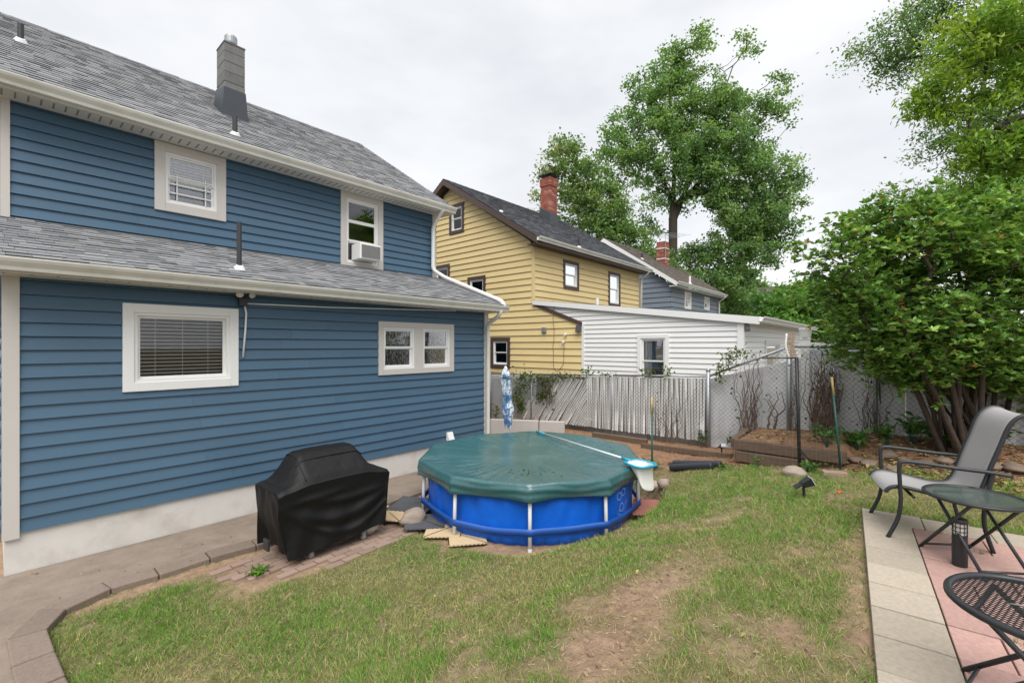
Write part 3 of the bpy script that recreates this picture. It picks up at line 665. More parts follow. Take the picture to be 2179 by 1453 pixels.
# ================================================================== GREY HOUSE
GX0, GX1 = 21.7, 28.7
gh = empty('grey_house', (25, 12.5, 0), 'slate grey sided house with white trim and brown gable roof behind the annex', 'house')
g1 = Frame((GX0, 0, 0), (0, 1, 0), (-1, 0, 0)); g2 = Frame((0, D2, 0), (1, 0, 0), (0, -1, 0))
def gs(z):
    a, b = D2, 16.2
    if z > 5.3: k = (z - 5.3) / .70; a += k; b -= k
    return a, b
siding(gh, g1, .5, 7.85, gs, [], .25, M['greysid'], lap=.025)
ops = []
for (x0, x1, y0, y1) in ((1456, 1470, 621, 658), (1498, 1509, 632, 660)):
    r = wrect(g2, 'Y', D2, x0, x1, y0, y1); c, op = window(gh, g2, *r, cw=.1, casing='white', glass='glass2', blind=None); ops.append(op)
siding(gh, g2, .5, 5.3, lambda z: (GX0 + .0, GX1), ops, .25, M['greysid'], lap=.025)
gr, ug, ng = house_roof(gh, GX0 - .3, GX1 + .25, 8.4, 5.42, 12.3, 8.05, M['shingle_br'])
for sgn in (0, 1):
    y0 = 8.38 if sgn == 0 else 2 * 12.3 - 8.38
    MB().hexa([(GX0 - .33, y0, 5.2), (GX0 - .302, y0, 5.2), (GX0 - .302, 12.3, 7.84), (GX0 - .33, 12.3, 7.84), (GX0 - .33, y0, 5.42), (GX0 - .302, y0, 5.42), (GX0 - .302, 12.3, 8.06), (GX0 - .33, 12.3, 8.06)]).build('rake_board', M['white'], gh)
MB().box((GX0 - .3, 8.4, 5.2), (GX1 + .25, D2, 5.24)).build('soffit', M['white'], gh)
gutter(gh, (GX0 - .33, 8.398, 5.42), (GX1 + .27, 8.398, 5.39), (0, -1, 0), .14, 'white')
downspout(gh, [(GX1 - .05, 8.33, 5.3), (GX1 - .05, 8.4, 5.15), (GX1 - .05, 8.66, 5.0), (GX1 - .05, 8.68, 1)], .05)
Pg = Vector((0, 8.4, 5.42)); b = onP(1416, 565, Pg, ng)
ch = brick_stack(gh, b.x - .26, b.x + .26, b.y - .1, b.y + .42, b.z - .3, b.z + 1.35, bl=.2)
for zz in (.35, .95): MB().box((b.x - .275, b.y - .115, b.z + zz), (b.x + .275, b.y + .435, b.z + zz + .05)).build('band', M['white'], ch)
an_ = MB(); t = Vector((b.x - .2, b.y - .13, b.z)); an_.tube([t + Vector((-.12, 0, .1)), t + Vector((-.12, 0, 1.75))], .015, 5)
an_.tube([t + Vector((-1.0, .1, 1.66)), t + Vector((1.2, -.3, 1.76))], .012, 5)
for k in range(8): c = t + Vector((-.9 + k * .28, .05 - k * .05, 1.67 + k * .012)); an_.tube([c + Vector((.1, .4 + .05 * k, 0)), c - Vector((.1, .4 + .05 * k, 0))], .008, 4)
an_.build('antenna', M['steel'], gh)
for (px, py, h, m_) in ((1366, 552, .3, 'pipe'), (1468, 604, .4, 'white')): roof_pipe(gh, onP(px, py, Pg, ng), h, ng, .05, m_)
# ================================================================== GROUND
M['conc'] = pm('old_concrete', (.235, .188, .15), .9, .3, 5, dirt=.55, dcol=(.115, .09, .07), dscale=1.6, bump=.6, bscale=30, bdist=.012)
M['kerb'] = pm('exposed_kerb', (.20, .155, .125), .95, .35, 40, rnd=.10, dirt=.35, dcol=(.15, .115, .09), bump=.6, bscale=110, bdist=.008)
M['paver'] = pm('worn_paver', (.27, .19, .15), .95, .2, 14, rnd=.15, dirt=.25, dcol=(.18, .12, .09), dscale=4, bump=.5, bscale=80, bdist=.006)
M['slab'] = pm('beige_slab', (.37, .32, .255), .92, .32, 40, rnd=.11, dirt=.32, dcol=(.33, .28, .22), dscale=2.5, bump=.4, bscale=120, bdist=.004)
M['pink'] = pm('pink_slab', (.43, .265, .23), .92, .34, 40, rnd=.12, dirt=.32, dcol=(.33, .22, .19), dscale=3, bump=.4, bscale=120, bdist=.004)
M['soil'] = attr_mat('soil', .95, 0, .55, 16., .1, bump=1.)
M['earth'] = pm('earth', (.12, .10, .06), .95, .2, .5)
M['bed'] = pm('bedding_sand', (.17, .13, .10), .95, .2, 9, bump=.4)
M['grass'] = attr_mat('grass_blades', .6, .25, .1, 3., .2)
M['leaf'] = attr_mat('leaves', .5, .42, .12, 2., .35)
M['gloss'] = attr_mat('glossy_leaves', .4, .32, .12, 2., .5)
M['litter'] = attr_mat('dry_leaves', .8, .1, .15, 20., .2)
M['bark'] = pm('bark', (.062, .05, .038), .95, .4, 6, bump=.7, bscale=18, bdist=.02, stretch=(3, 3, .6))
M['bark2'] = pm('shrub_bark', (.06, .042, .032), .95, .4, 14, bump=.5, bscale=40)
M['vine'] = pm('dry_vine', (.13, .085, .06), .95, .25, 12)
M['stone'] = pm('field_stone', (.33, .27, .22), .9, .2, 7, rnd=.12, dirt=.15, dcol=(.22, .18, .15), bump=.5, bscale=30, bdist=.01)
M['timber'] = pm('weathered_timber', (.13, .088, .06), .95, .4, 5, dirt=.5, dcol=(.05, .042, .025), dscale=3, stretch=(8, 1, 8), bump=.6, bscale=40)
g = MB(); g.add([(-400, -400, -.4), (600, -400, -.4), (600, 600, -.4), (-400, 600, -.4)], [(0, 1, 2, 3)])
tag(g.build('ground', M['earth']), 'flat earth reaching out under the whole neighbourhood', 'ground', kind='structure')
g = MB(); g.add([(9.14, -40, .38), (90, -40, .38), (90, 60, .38), (9.14, 60, .38)], [(0, 1, 2, 3)])
tag(g.build('neighbour_yard', M['earth']), 'neighbouring yard ground beyond the fence', 'ground', kind='structure')
# ---- patio frame: edge runs 4.9 degrees off the house line
PA = R(4.9); PU = Vector((math.cos(PA), math.sin(PA), 0)); PV = Vector((math.sin(PA), -math.cos(PA), 0)); PO = Vector((5.47, .36, 0)); PZ = .82
def pat(u, v, z=0): return PO - PU * u + PV * v + Vector((0, 0, z))      # u back towards the viewer, v into the patio
def in_patio(X, Y):
    dx, dy = X - PO.x, Y - PO.y; u = -(dx * PU.x + dy * PU.y); v = dx * PV.x + dy * PV.y
    return (u > -.01) & (v > -.01)
# ---- lawn: cover map
def patch(X, Y, px, py, rx, ry, s=1.):
    c = onG(px, py); return s * np.exp(-(((X - c.x) / rx) ** 2 + ((Y - c.y) / ry) ** 2))
def kerb_pts():
    return [onZ(*p, .012) for p in ((585, 1148), (546, 1160), (448, 1186), (339, 1221), (237, 1250), (141, 1294), (100, 1337), (117, 1384), (139, 1435), (170, 1500), (205, 1560))]
KP = kerb_pts()
def grass_cover(X, Y):
    """0 bare .. 1 full turf"""
    n = fbm(X * 1.7 + 3, Y * 1.7 + 9, 4); n2 = fbm(X * 7.5 + 1, Y * 7.5 + 2, 4)
    c = .93 + (n - .5) * 1.25 + (n2 - .5) * 1.5
    bare = 0
    for p in ((1335, 1290, .30, .26, .75), (1290, 1385, .30, .24, .8), (1425, 1228, .34, .22, .75), (1215, 1420, .22, .22, .5), (1555, 1095, .45, .25, .65), (1470, 1180, .35, .3, .45), (1310, 1330, .6, .4, .2), (1830, 1150, .5, .12, .7), (1838, 1260, .5, .12, .75), (1845, 1380, .4, .12, .75),
              (470, 1215, .5, .16, .7), (260, 1255, .4, .14, .6), (590, 1215, .4, .2, .75), (1385, 1060, .3, .3, .7), (1800, 1080, .3, .2, .4), (1560, 1430, .4, .3, .45), (1690, 1330, .4, .3, .35), (1330, 1130, .3, .3, .4), (1500, 1045, .4, .2, .3), (1640, 1040, .5, .2, .25)): bare = bare + patch(X, Y, *p)
    c = c - bare * (0.2 + 1.5 * n2)
    c = c + patch(X, Y, 700, 1290, .9, .7, .25) + patch(X, Y, 950, 1220, .9, .3, .5) + patch(X, Y, 300, 1400, .5, .4, .3)
    r = np.hypot(X - PC[0], Y - PC[1]); c = c * sm(1.66, 1.9, r)
    c = c * sm(7.35, 7.0, X + .2 * (n2 - .5) - .55 * sm(.9, .3, Y)) * (Y < 7)
    # paving strip under the grill, worn soil round the mats
    w = sm(4.72, 4.9, Y + .25 * (n - .5) + .30 * sm(3.2, 4.2, X) ) * sm(1.35, 1.7, X); c = c * (1 - .93 * w)
    c = c * sm(5.75, 5.5, Y)
    return np.clip(c, 0, 1)
gx_ = np.arange(-4, 9.13, .05); gy_ = np.arange(-7, 8.8, .05)
XX, YY = np.meshgrid(gx_, gy_, indexing='ij'); ZZ = H(XX, YY); C = grass_cover(XX, YY)
ZZ = ZZ + (fbm(XX * 9, YY * 9, 3) - .5) * .02 + (fbm(XX * 30, YY * 30, 2) - .5) * .008
ZZ = np.where((XX < HX1) & (YY > D1 - .02), np.minimum(ZZ, -.15), ZZ)
pin = in_patio(XX, YY); ZZ = np.where(pin, np.minimum(ZZ, PZ - .06), ZZ)
n = fbm(XX * 2.3, YY * 2.3, 4)[..., None]; n3 = fbm(XX * 14, YY * 14, 3)[..., None]
soil = np.array([.25, .165, .105]) * (1 - n) + np.array([.37, .265, .185]) * n
bedc = np.array([.20, .115, .068]) * (1 - n3) + np.array([.31, .185, .11]) * n3
tb = sm(7.0, 7.4, XX)[..., None]; soil = soil * (1 - tb) + bedc * tb
th = np.array([.165, .155, .075]) * (.75 + .5 * n3)                        # thatch between blades
ct = np.clip(C * 1.25, 0, 1)[..., None]; colr = soil * (1 - ct) + th * ct
colr = colr * (.85 + .3 * n3)
nx, ny_ = XX.shape; idx = np.arange(nx * ny_).reshape(nx, ny_)
q = np.stack([idx[:-1, :-1], idx[1:, :-1], idx[1:, 1:], idx[:-1, 1:]], -1).reshape(-1, 4)
lawn = fastmesh('lawn', np.stack([XX, YY, ZZ], -1).reshape(-1, 3), q, M['soil'], col=colr.reshape(-1, 3), smooth=True)
tag(lawn, 'sloping back yard soil under patchy turf and reddish garden bed', 'lawn', kind='structure')
# ---- grass blades
def blades():
    V = []; Cc = []
    P = []
    for (lo, hi, dens) in ((1.5, 3.2, 15000), (3.2, 4.6, 9500), (4.6, 6.3, 5200), (6.3, 9.5, 3000)):
        area = 9.5 * 9.5; m = int(area * dens); x = RNG.uniform(-1, 8.5, m); y = RNG.uniform(-3, 6.5, m)
        d = x * FW.x + y * FW.y; l = (x * RT.x + y * RT.y) / np.maximum(d, .1)
        k = (d > lo) & (d <= hi) & (np.abs(l) < 1.22); P.append(np.stack([x[k], y[k], np.full(k.sum(), (lo + hi) / 2)], 1))
    P = np.concatenate(P); c = grass_cover(P[:, 0], P[:, 1])
    # clumping
    cl = fbm(P[:, 0] * 7, P[:, 1] * 7, 3); keep = (RNG.random(len(P)) < c ** 1.3 * (.25 + 1.5 * cl)) & ~in_patio(P[:, 0], P[:, 1])
    kp = np.array([(p.x, p.y) for p in KP]);
    # nothing on the walkway side of the kerb
    yk = np.interp(P[:, 0], np.sort(kp[:6, 0]), kp[:6, 1][np.argsort(kp[:6, 0])]); keep &= ~((P[:, 1] > yk - .015) & (P[:, 0] < 2.3))
    xk = np.interp(P[:, 1], kp[5:, 1][::-1], kp[5:, 0][::-1]); keep &= ~((P[:, 0] < xk + .012) & (P[:, 1] < kp[5, 1] + .05))
    P = P[keep]; c = c[keep]; n = len(P)
    z = H(P[:, 0], P[:, 1]) - .006 + (fbm(P[:, 0] * 9, P[:, 1] * 9, 3) - .5) * .02
    lush = fbm(P[:, 0] * 1.1 + 40, P[:, 1] * 1.1, 3) + .35 * (c - .6)
    h = RNG.uniform(.02, .052, n) * (.55 + .8 * lush); tall = RNG.random(n) < .02; h[tall] *= 1.7
    w = np.interp(P[:, 2], [2.3, 8], [.0042, .0078]) * RNG.uniform(.7, 1.3, n)
    a = RNG.uniform(0, 2 * np.pi, n); ln = RNG.uniform(.2, 1.5, n) * h; b = RNG.uniform(0, 2 * np.pi, n)
    base = np.stack([P[:, 0], P[:, 1], z], 1); sd_ = np.stack([np.cos(a) * w / 2, np.sin(a) * w / 2, 0 * a], 1)
    tip = base + np.stack([np.cos(b) * ln, np.sin(b) * ln, h], 1)
    V = np.stack([base - sd_, base + sd_, tip], 1).reshape(-1, 3)
    straw = RNG.random(n) < np.clip(.66 - .9 * (lush - .25), .12, .78)
    g1 = vary((.185, .265, .055), n, .5, .16); g2 = vary((.135, .28, .035), n, .5, .1); st = vary((.42, .35, .18), n, .3, .06)
    col = np.where((lush > .55)[:, None], g2, g1); col = np.where(straw[:, None], st, col)
    return V, np.arange(n * 3).reshape(-1, 3), np.repeat(col, 3, 0)
V_, F_, C_ = blades(); NB = len(F_)
tag(fastmesh('grass', V_, F_, M['grass'], col=C_), 'patchy mown lawn grass, green mixed with straw', 'grass', kind='stuff')
# ---- concrete walkway along the blue house
def prism(mb, poly, z0, z1):
    n = len(poly); mb.add([(p[0], p[1], z0) for p in poly] + [(p[0], p[1], z1) for p in poly], [tuple(reversed(range(n))), tuple(range(n, 2 * n))] + [(i, (i + 1) % n, n + (i + 1) % n, n + i) for i in range(n)]); return mb
def offset(pts, d):
    out = []
    for i, p in enumerate(pts):
        a = pts[max(i - 1, 0)]; b = pts[min(i + 1, len(pts) - 1)]; t = (b - a); t.z = 0; t.normalize()
        nn = Vector((t.y, -t.x, 0)); out.append(p + nn * d)
    return out
KI = offset(KP, .23)
if (KI[1] - Vector((0, 20, 0))).length > (KP[1] - Vector((0, 20, 0))).length: KI = offset(KP, -.23)
wp = [(-3.5, D1 + .0), (HX1 + .3, D1 + .0), (HX1 + .3, 5.98), (4.6, 5.95), (2.9, 5.88), (KI[0].x + .02, KI[0].y)] + [(p.x, p.y) for p in KI[1:]] + [(-3.5, KI[-1].y)]
wk = prism(MB(), wp, -.22, 0).build('walkway', M['conc']); tag(wk, 'worn concrete walkway along the blue house foundation', 'walkway', kind='structure')
kb = empty('kerb', (1, 5.4, 0), 'low kerb of rough reddish concrete blocks between walkway and lawn', 'kerb'); kb['kind'] = 'structure'
for i in range(len(KP) - 1):
    a, b, c, d = KP[i], KP[i + 1], KI[i + 1], KI[i]; t = (b - a).normalized() * .005; j = random.uniform(-.004, .008)
    q = [a + t, b - t, c - t, d + t]
    MB().hexa([Vector((p.x, p.y, -.2)) for p in q] + [Vector((p.x, p.y, .010 + j)) for p in q]).build('kerb_block', M['kerb'], kb, bevel=.012)
# ---- brick paving under the grill
bp = empty('brick_paving', (2.7, 5.2, -.05), 'sunken strip of worn brown pavers under the covered grill', 'paving'); bp['kind'] = 'structure'
me = bpy.data.meshes.new('paver'); bb = MB().box((-.1, -.05, -.04), (.1, .05, 0)); me.from_pydata([(x * (.97 if z > -.01 else 1), y * (.94 if z > -.01 else 1), z) for x, y, z in bb.v], [], bb.f); me.materials.append(M['paver'])
ang = R(2.5)
for r_ in range(11):
    for k in range(11):
        x = 1.62 + k * .207 + (.1 if r_ % 2 else 0); y = 4.70 + r_ * .107
        if r_ > 9 or x > 3.55 or (x < 1.95 and (y < 5.05 or random.random() < .3)) or (x < 2.35 and y < 4.86) or random.random() < .06: continue
        X = x + (y - 5) * -.04; Yv = y + (x - 2.6) * math.tan(ang) * 1.2 + .06
        o = bpy.data.objects.new('paver', me); COL.objects.link(o); o.parent = bp
        o.location = Vector((X, Yv, Hs(X, Yv) + .022 + random.uniform(-.008, .006))) - ORG[bp]; o.rotation_euler = (random.uniform(-.02, .02), random.uniform(-.02, .02), ang + random.uniform(-.04, .04))
# ---- patio slabs
pt = MB(); pts = [pat(-.01, -.0), pat(9, 0), pat(9, 7), pat(-.01, 7)]
prism(pt, [(p.x, p.y) for p in pts], PZ - .2, PZ - .05); po = pt.build('patio', M['bed'], org=(3, -2, PZ - .05) if False else None); tag(po, 'patio of beige border slabs round pink slabs', 'patio', kind='structure')
def slab(u0, u1, v0, v1, m):
    g_ = .004; j = random.uniform(-.004, .004); mb = MB()
    q = [pat(u0 + g_, v0 + g_), pat(u1 - g_, v0 + g_), pat(u1 - g_, v1 - g_), pat(u0 + g_, v1 - g_)]
    mb.hexa([Vector((p.x, p.y, PZ - .055)) for p in q] + [Vector((p.x, p.y, PZ + j + random.uniform(-.002, .002))) for p in q]); mb.build('slab', m, po, bevel=.004)
BW = .335
for k in range(14): slab(BW + k * .335, BW + (k + 1) * .335, 0, BW, M['slab'])
for k in range(12): slab(0, BW, k * .42, (k + 1) * .42, M['slab'])
for k in range(13):
    v = BW + (-.21 if k % 2 else 0); j = 0
    while v < 4.2:
        a, b = max(v, BW), v + .42; v += .42
        if b - a > .05: slab(BW + k * .335, BW + (k + 1) * .335, a, b, M['pink'])
# ================================================================== CHAIN LINK FENCE
FX = 9.0
ftop = lambda Y: float(np.interp(Y, [-3, 1.55, 2.92, 8.7], [2.37, 2.38, 1.80, 1.62]))
fbot = lambda Y: float(np.interp(Y, [-3, .35, 1.9, 2.4, 8.7], [1.1, 1.0, .93, .50, .44]))
fn_ = empty('chain_link_fence', (FX, 3, .45), 'galvanised chain link fence with posts and top rail along the yard edge', 'fence')
posts = [onX(x, 800, FX).y for x in (1044, 1131, 1303)] + [2.92, 1.58, .42, -1.2, -2.6]
for i, Y in enumerate(posts):
    big = i in (3, 4); r_ = .038 if big else .028
    MB().tube([(FX, Y, fbot(Y) - .25), (FX, Y, ftop(Y) + (.10 if i == 3 else .04 if big else 0))], r_, 12).build('post', M['steel'], fn_, smooth=True)
    if big: MB().lathe((FX, Y, ftop(Y) + (.10 if i == 3 else .04)), [(r_ + .004, -.02), (r_ + .004, .01), (.015, .035)], 12).build('post_cap', M['steel'], fn_, smooth=True)
for a, b in zip(posts, posts[1:]):
    MB().tube([(FX, a, ftop(a) - .02), (FX, b, ftop(b) - .02)], .021, 10).build('top_rail', M['steel'], fn_, smooth=True)
def chain(Ya, Yb, h=.040, r=.0029):
    n = int(abs(Ya - Yb) / h); V = []; Fc = []
    for k in range(n):
        m = 0; pts = []
        y0 = Ya - k * h; zb = fbot(y0) + .02; nz = int((ftop(y0) - zb + .03) / h)
        for j in range(nz):
            pts.append((FX - .03 + (.003 if j % 2 else -.003), y0 - (h if (j + k) % 2 else 0), zb + j * h))
        p = np.array(pts); b = sum(len(v) for v in V)
        tri = np.array([[r, 0, 0], [-r * .5, r * .87, 0], [-r * .5, -r * .87, 0]])
        V.append((p[:, None, :] + tri[None]).reshape(-1, 3)); i = np.arange(len(p) - 1)[:, None] * 3 + b
        for e in range(3):
            f = (e + 1) % 3; Fc.append(np.concatenate([i + e, i + f, i + 3 + f, i + 3 + e], 1))
    return np.concatenate(V), np.concatenate(Fc)
for a, b in zip(posts[:-1], posts[1:]):
    V_, F_ = chain(a, b); o = fastmesh('wire_mesh', V_, F_, M['galv'], fn_); o['kind'] = 'stuff'
# white slats threaded through the low panels (from the second post to the tall corner post)
M['slat'] = pm('white_slat', (.66, .655, .64), .6, .10, 3, rnd=.10, dirt=.4, dcol=(.36, .31, .25), dscale=3.5)
y = posts[1] - .5; k = 0
me = bpy.data.meshes.new('slat'); bb = MB().box((-.002, -.0215, -.5), (.002, .0215, .5)); me.from_pydata(bb.v, [], bb.f); me.materials.append(M['slat'])
def put_slat(yc, zc, L, tilt, x=FX - .018):
    o = bpy.data.objects.new('slat', me); COL.objects.link(o); o.parent = fn_; o.location = Vector((x, yc, zc)) - ORG[fn_]; o.rotation_euler = (tilt, random.uniform(-.06, .06), random.uniform(-.12, .12)); o.scale = (1, 1, L)
sy = posts[1] - .08; tw = posts[2] + .62
yy = tw
while yy > posts[3] + .06:
    zb, zt = fbot(yy) + .03, ftop(yy) - .05; put_slat(yy, (zb + zt) / 2, (zt - zb) * random.uniform(.97, 1.0), R(random.uniform(-1.2, 1.2))); yy -= .055
yy = posts[1] + .35                                   # leaning slats between
while yy > tw + .03:
    zb = fbot(yy) + .04; zt = ftop(yy) - .08; tl = R(33); Lm = (zt - zb)
    top = yy - math.tan(tl) * Lm; L = Lm
    if top < tw + .02: L = max(.2, (yy - tw - .02) / math.tan(tl))
    if yy > posts[1] - .1: L *= .55
    put_slat(yy - math.tan(tl) * L / 2, zb + L / 2, L / math.cos(tl), tl, FX - .012); yy -= .060
# ---- white panel wall behind it
M['wpanel'] = pm('white_wall_panel', (.66, .665, .68), .7, .12, 2, rnd=.06, dirt=.45, dcol=(.33, .31, .28), dscale=2.2, stretch=(4, 4, .5), bump=.15, bscale=20)
M['gap_shade'] = pm('gap_shade_board', (.26, .25, .235), .9, .3, 3, rnd=.15, dirt=.4, dcol=(.07, .06, .05), stretch=(6, 6, .8))  # dark colour imitates shade in the gaps between the slats
wl = empty('white_panel_wall', (FX + .12, 2, .3), 'dirty white panel wall standing behind the chain link fence', 'wall')
y = 9.3; k = 0
while y > -5:
    w = random.choice((.9, 1.05, .75)); y2 = y - w
    for q_ in (posts[1] - .05, 2.92):
        if y - .02 > q_ > y2 - .15: y2 = q_
    zt = lambda q: (1.80 if q > 2.9 else ftop(min(max(q, -2.9), 8.6)) + .03) - .13 - .10 * (1.6 < q < 2.9) if q < 2.9 else ftop(min(q, 8.6)) - .07
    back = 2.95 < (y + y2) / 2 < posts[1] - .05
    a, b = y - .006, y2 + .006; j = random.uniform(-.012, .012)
    MB().hexa([(FX + .12 + j, a, .1), (FX + .12 + j, b, .1), (FX + .16 + j, b, .1), (FX + .16 + j, a, .1), (FX + .12 + j, a, zt(a)), (FX + .12 + j, b, zt(b)), (FX + .16 + j, b, zt(b)), (FX + .16 + j, a, zt(a))]).build('panel', M['gap_shade'] if back else M['wpanel'], wl)
    y = y2
MB().box((FX + .1, -4.8, 2.30), (FX + .19, 1.45, 2.42)).build('cap_rail', M['white'], wl)
for Y in (1.36, -1.0): MB().box((FX + .09, Y - .06, .5), (FX + .21, Y + .06, 2.47)).build('wall_post', M['white'], wl)
MB().box((FX + .08, 1.29, 2.47), (FX + .22, 1.43, 2.50)).build('post_cap', M['white'], wl, bevel=.006)
# ================================================================== POOL
M['liner'] = pm('blue_liner', (.004, .11, .58), .45, .1, 3, spec=.3, dirt=.12, dcol=(.05, .10, .25), dscale=2, bump=.25, bscale=9, bdist=.03)
M['strap'] = pm('blue_strap', (.008, .08, .36), .5, .08, 6)
M['leg'] = pm('white_tube', (.74, .75, .76), .35, .03)
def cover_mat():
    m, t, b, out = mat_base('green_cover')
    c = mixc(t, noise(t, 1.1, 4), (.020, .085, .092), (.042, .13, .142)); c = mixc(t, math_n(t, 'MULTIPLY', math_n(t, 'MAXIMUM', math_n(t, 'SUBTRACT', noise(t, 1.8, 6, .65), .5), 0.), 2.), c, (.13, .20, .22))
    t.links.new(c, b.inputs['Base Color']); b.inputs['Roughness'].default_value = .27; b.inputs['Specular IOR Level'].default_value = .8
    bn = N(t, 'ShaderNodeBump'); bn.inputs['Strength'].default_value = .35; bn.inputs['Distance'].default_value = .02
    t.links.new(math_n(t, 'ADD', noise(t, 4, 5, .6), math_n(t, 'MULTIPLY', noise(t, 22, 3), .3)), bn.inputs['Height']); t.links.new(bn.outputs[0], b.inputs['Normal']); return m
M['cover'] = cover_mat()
pool = empty('frame_pool', (PC[0], PC[1], -.03), 'round above ground pool with blue liner and white tube legs', 'pool')
PHI = math.atan2(-FW.y, -FW.x) - R(2.2)                      # first leg faces the patio corner
PT = .72; leg_xy = []
def dec(th, Rr):                                              # radius of the ten-sided outline
    a = (th - PHI) % (2 * math.pi / 10); return Rr * math.cos(math.pi / 10) / math.cos(a - math.pi / 10)
for k in range(10):
    a = PHI + k * 2 * math.pi / 10; x, y = PC[0] + math.cos(a) * PR, PC[1] + math.sin(a) * PR; leg_xy.append((x, y))
    ix, iy = PC[0] + math.cos(a) * (PR - .03), PC[1] + math.sin(a) * (PR - .03)
    lg = MB().tube([(x, y, -.03), (ix, iy, PT)], .0225, 12).build('leg', M['leg'], pool, smooth=True)
    MB().tube([(x, y, -.035), (x, y, .0)], .026, 12).build('foot', M['leg'], lg)
V_, F_ = [], []; nT = 240; zs = [-.035, .0, .06, .14, .24, .36, .48, .6, .70]
for i, z in enumerate(zs):
    for j in range(nT):
        a = 2 * math.pi * j / nT; t = z / .7
        rr = (PR - .10) * (1 - max(0, t) ** 2) + (dec(a, PR - .05)) * max(0, t) ** 2
        rr += .014 * math.sin(a * 31 + 3 * z) * t * (.5 + float(vn(a * 9, z * 2))) + .03 * (float(vn(a * 17, z * 4)) - .5) + .018 * (float(vn(a * 40, z * 2.5)) - .5); rr -= .06 * sm(.05, -.04, z)
        V_.append((PC[0] + math.cos(a) * rr, PC[1] + math.sin(a) * rr, z))
for i in range(len(zs) - 1):
    for j in range(nT): F_.append((i * nT + j, i * nT + (j + 1) % nT, (i + 1) * nT + (j + 1) % nT, (i + 1) * nT + j))
fastmesh('liner', V_, F_, M['liner'], pool, smooth=True)
V_, F_ = [], []                                               # strap round the legs
for j in range(200):
    a = PHI + 2 * math.pi * j / 200; rr = dec(a, PR + .024); sg = .02 * math.sin(((a - PHI) % (math.pi / 5)) * 5) ** 2
    for z in (.145, .23): V_.append((PC[0] + math.cos(a) * rr, PC[1] + math.sin(a) * rr, z - sg + .012 * math.sin(a * 5)))
    for z in (.23, .145): V_.append((PC[0] + math.cos(a) * (rr - .0015), PC[1] + math.sin(a) * (rr - .0015), z - sg + .012 * math.sin(a * 5)))
for j in range(200):
    for e in range(4): F_.append((j * 4 + e, ((j + 1) % 200) * 4 + e, ((j + 1) % 200) * 4 + (e + 1) % 4, j * 4 + (e + 1) % 4))
fastmesh('strap', V_, F_, M['strap'], pool)
M['print'] = pm('pale_print', (.30, .45, .68), .5, .05)
pr = MB(); aL = PHI + R(54)                                     # printed bubbles beside the net
if abs((PC[0] + math.cos(aL) * PR) - 5.6) > 1: aL = PHI + R(54)
for (du, z, r_) in ((-.10, .42, .052), (.015, .45, .05), (.09, .47, .02), (-.05, .27, .055), (-.13, .22, .03), (.03, .22, .03), (-.09, .16, .028), (.0, .15, .03), (.07, .28, .03), (.1, .31, .02), (-.04, .12, .022)):
    c0 = Vector((PC[0], PC[1], 0)); rad = Vector((math.cos(aL), math.sin(aL), 0)); tan = Vector((-rad.y, rad.x, 0))
    t = z / .7; rr = (PR - .10) * (1 - t ** 2) + (dec(aL, PR - .05)) * t ** 2 + .018
    cc = c0 + rad * rr + tan * du + Vector((0, 0, z)); n_ = 20; b0 = len(pr.v)
    for j in range(n_):
        for q in (1, .84): aa = 2 * math.pi * j / n_; pr.v.append(tuple(cc + tan * (math.cos(aa) * r_ * q) + Vector((0, 0, math.sin(aa) * r_ * q)) + rad * (.0 - .5 * (du + math.cos(aa) * r_) ** 2)))
    for j in range(n_): pr.f.append((b0 + 2 * j, b0 + 2 * ((j + 1) % n_), b0 + 2 * ((j + 1) % n_) + 1, b0 + 2 * j + 1))
pr.build('bubble_print', M['print'], pool)
# cover
V_, F_ = [], []; rings = 46; nT = 300
def cov(th, q):
    Rr = dec(th, PR + .045); rr = Rr * q; x, y = PC[0] + math.cos(th) * rr, PC[1] + math.sin(th) * rr
    ph = (th - PHI) / (math.pi / 5); cor = math.cos(ph * 2 * math.pi)                 # +1 at a leg
    z = PT + .035 - .055 * (1 - q * q) + .012 * (float(fbm(x * 1.6, y * 1.6, 3)) - .5) * 2
    wr = float(vn(th * 26, q * 1.5 + 4)); z += .036 * (wr - .5) * sm(.35, .85, q) * (1.05 - q) / .4
    z += .006 * sm(.6, .95, q) * (cor * .5)
    tp = math.exp(-((x - 6.45) ** 2 + (y - 4.95) ** 2) / .12); z += .03 * tp
    return x, y, z
for i in range(rings + 1):
    q = i / rings
    for j in range(nT): V_.append(cov(PHI + 2 * math.pi * j / nT, q))
skirt = 12
for i in range(1, skirt + 1):
    t = i / skirt
    for j in range(nT):
        th = PHI + 2 * math.pi * j / nT; x, y, z = cov(th, 1.0); Rr = dec(th, PR + .045)
        ph = ((th - PHI) / (math.pi / 5)) % 1; mid = math.sin(ph * math.pi)
        rr = Rr + .022 * math.sin(min(1, t * 2.5) * math.pi / 2) - .045 * t * t * mid + .005 * math.sin(t * 13 + 1.1 * math.sin(th * 10 + 1) + 5 * float(vn(th * 3, 1)))
        V_.append((PC[0] + math.cos(th) * rr, PC[1] + math.sin(th) * rr, z - .012 - .195 * t + .018 * t * mid))
for i in range(rings + skirt):
    for j in range(nT): F_.append((i * nT + j, i * nT + (j + 1) % nT, (i + 1) * nT + (j + 1) % nT, (i + 1) * nT + j))
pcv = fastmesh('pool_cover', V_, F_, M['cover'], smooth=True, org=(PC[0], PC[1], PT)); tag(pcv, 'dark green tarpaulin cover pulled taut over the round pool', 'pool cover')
md = pcv.modifiers.new('s', 'SOLIDIFY'); md.thickness = .004
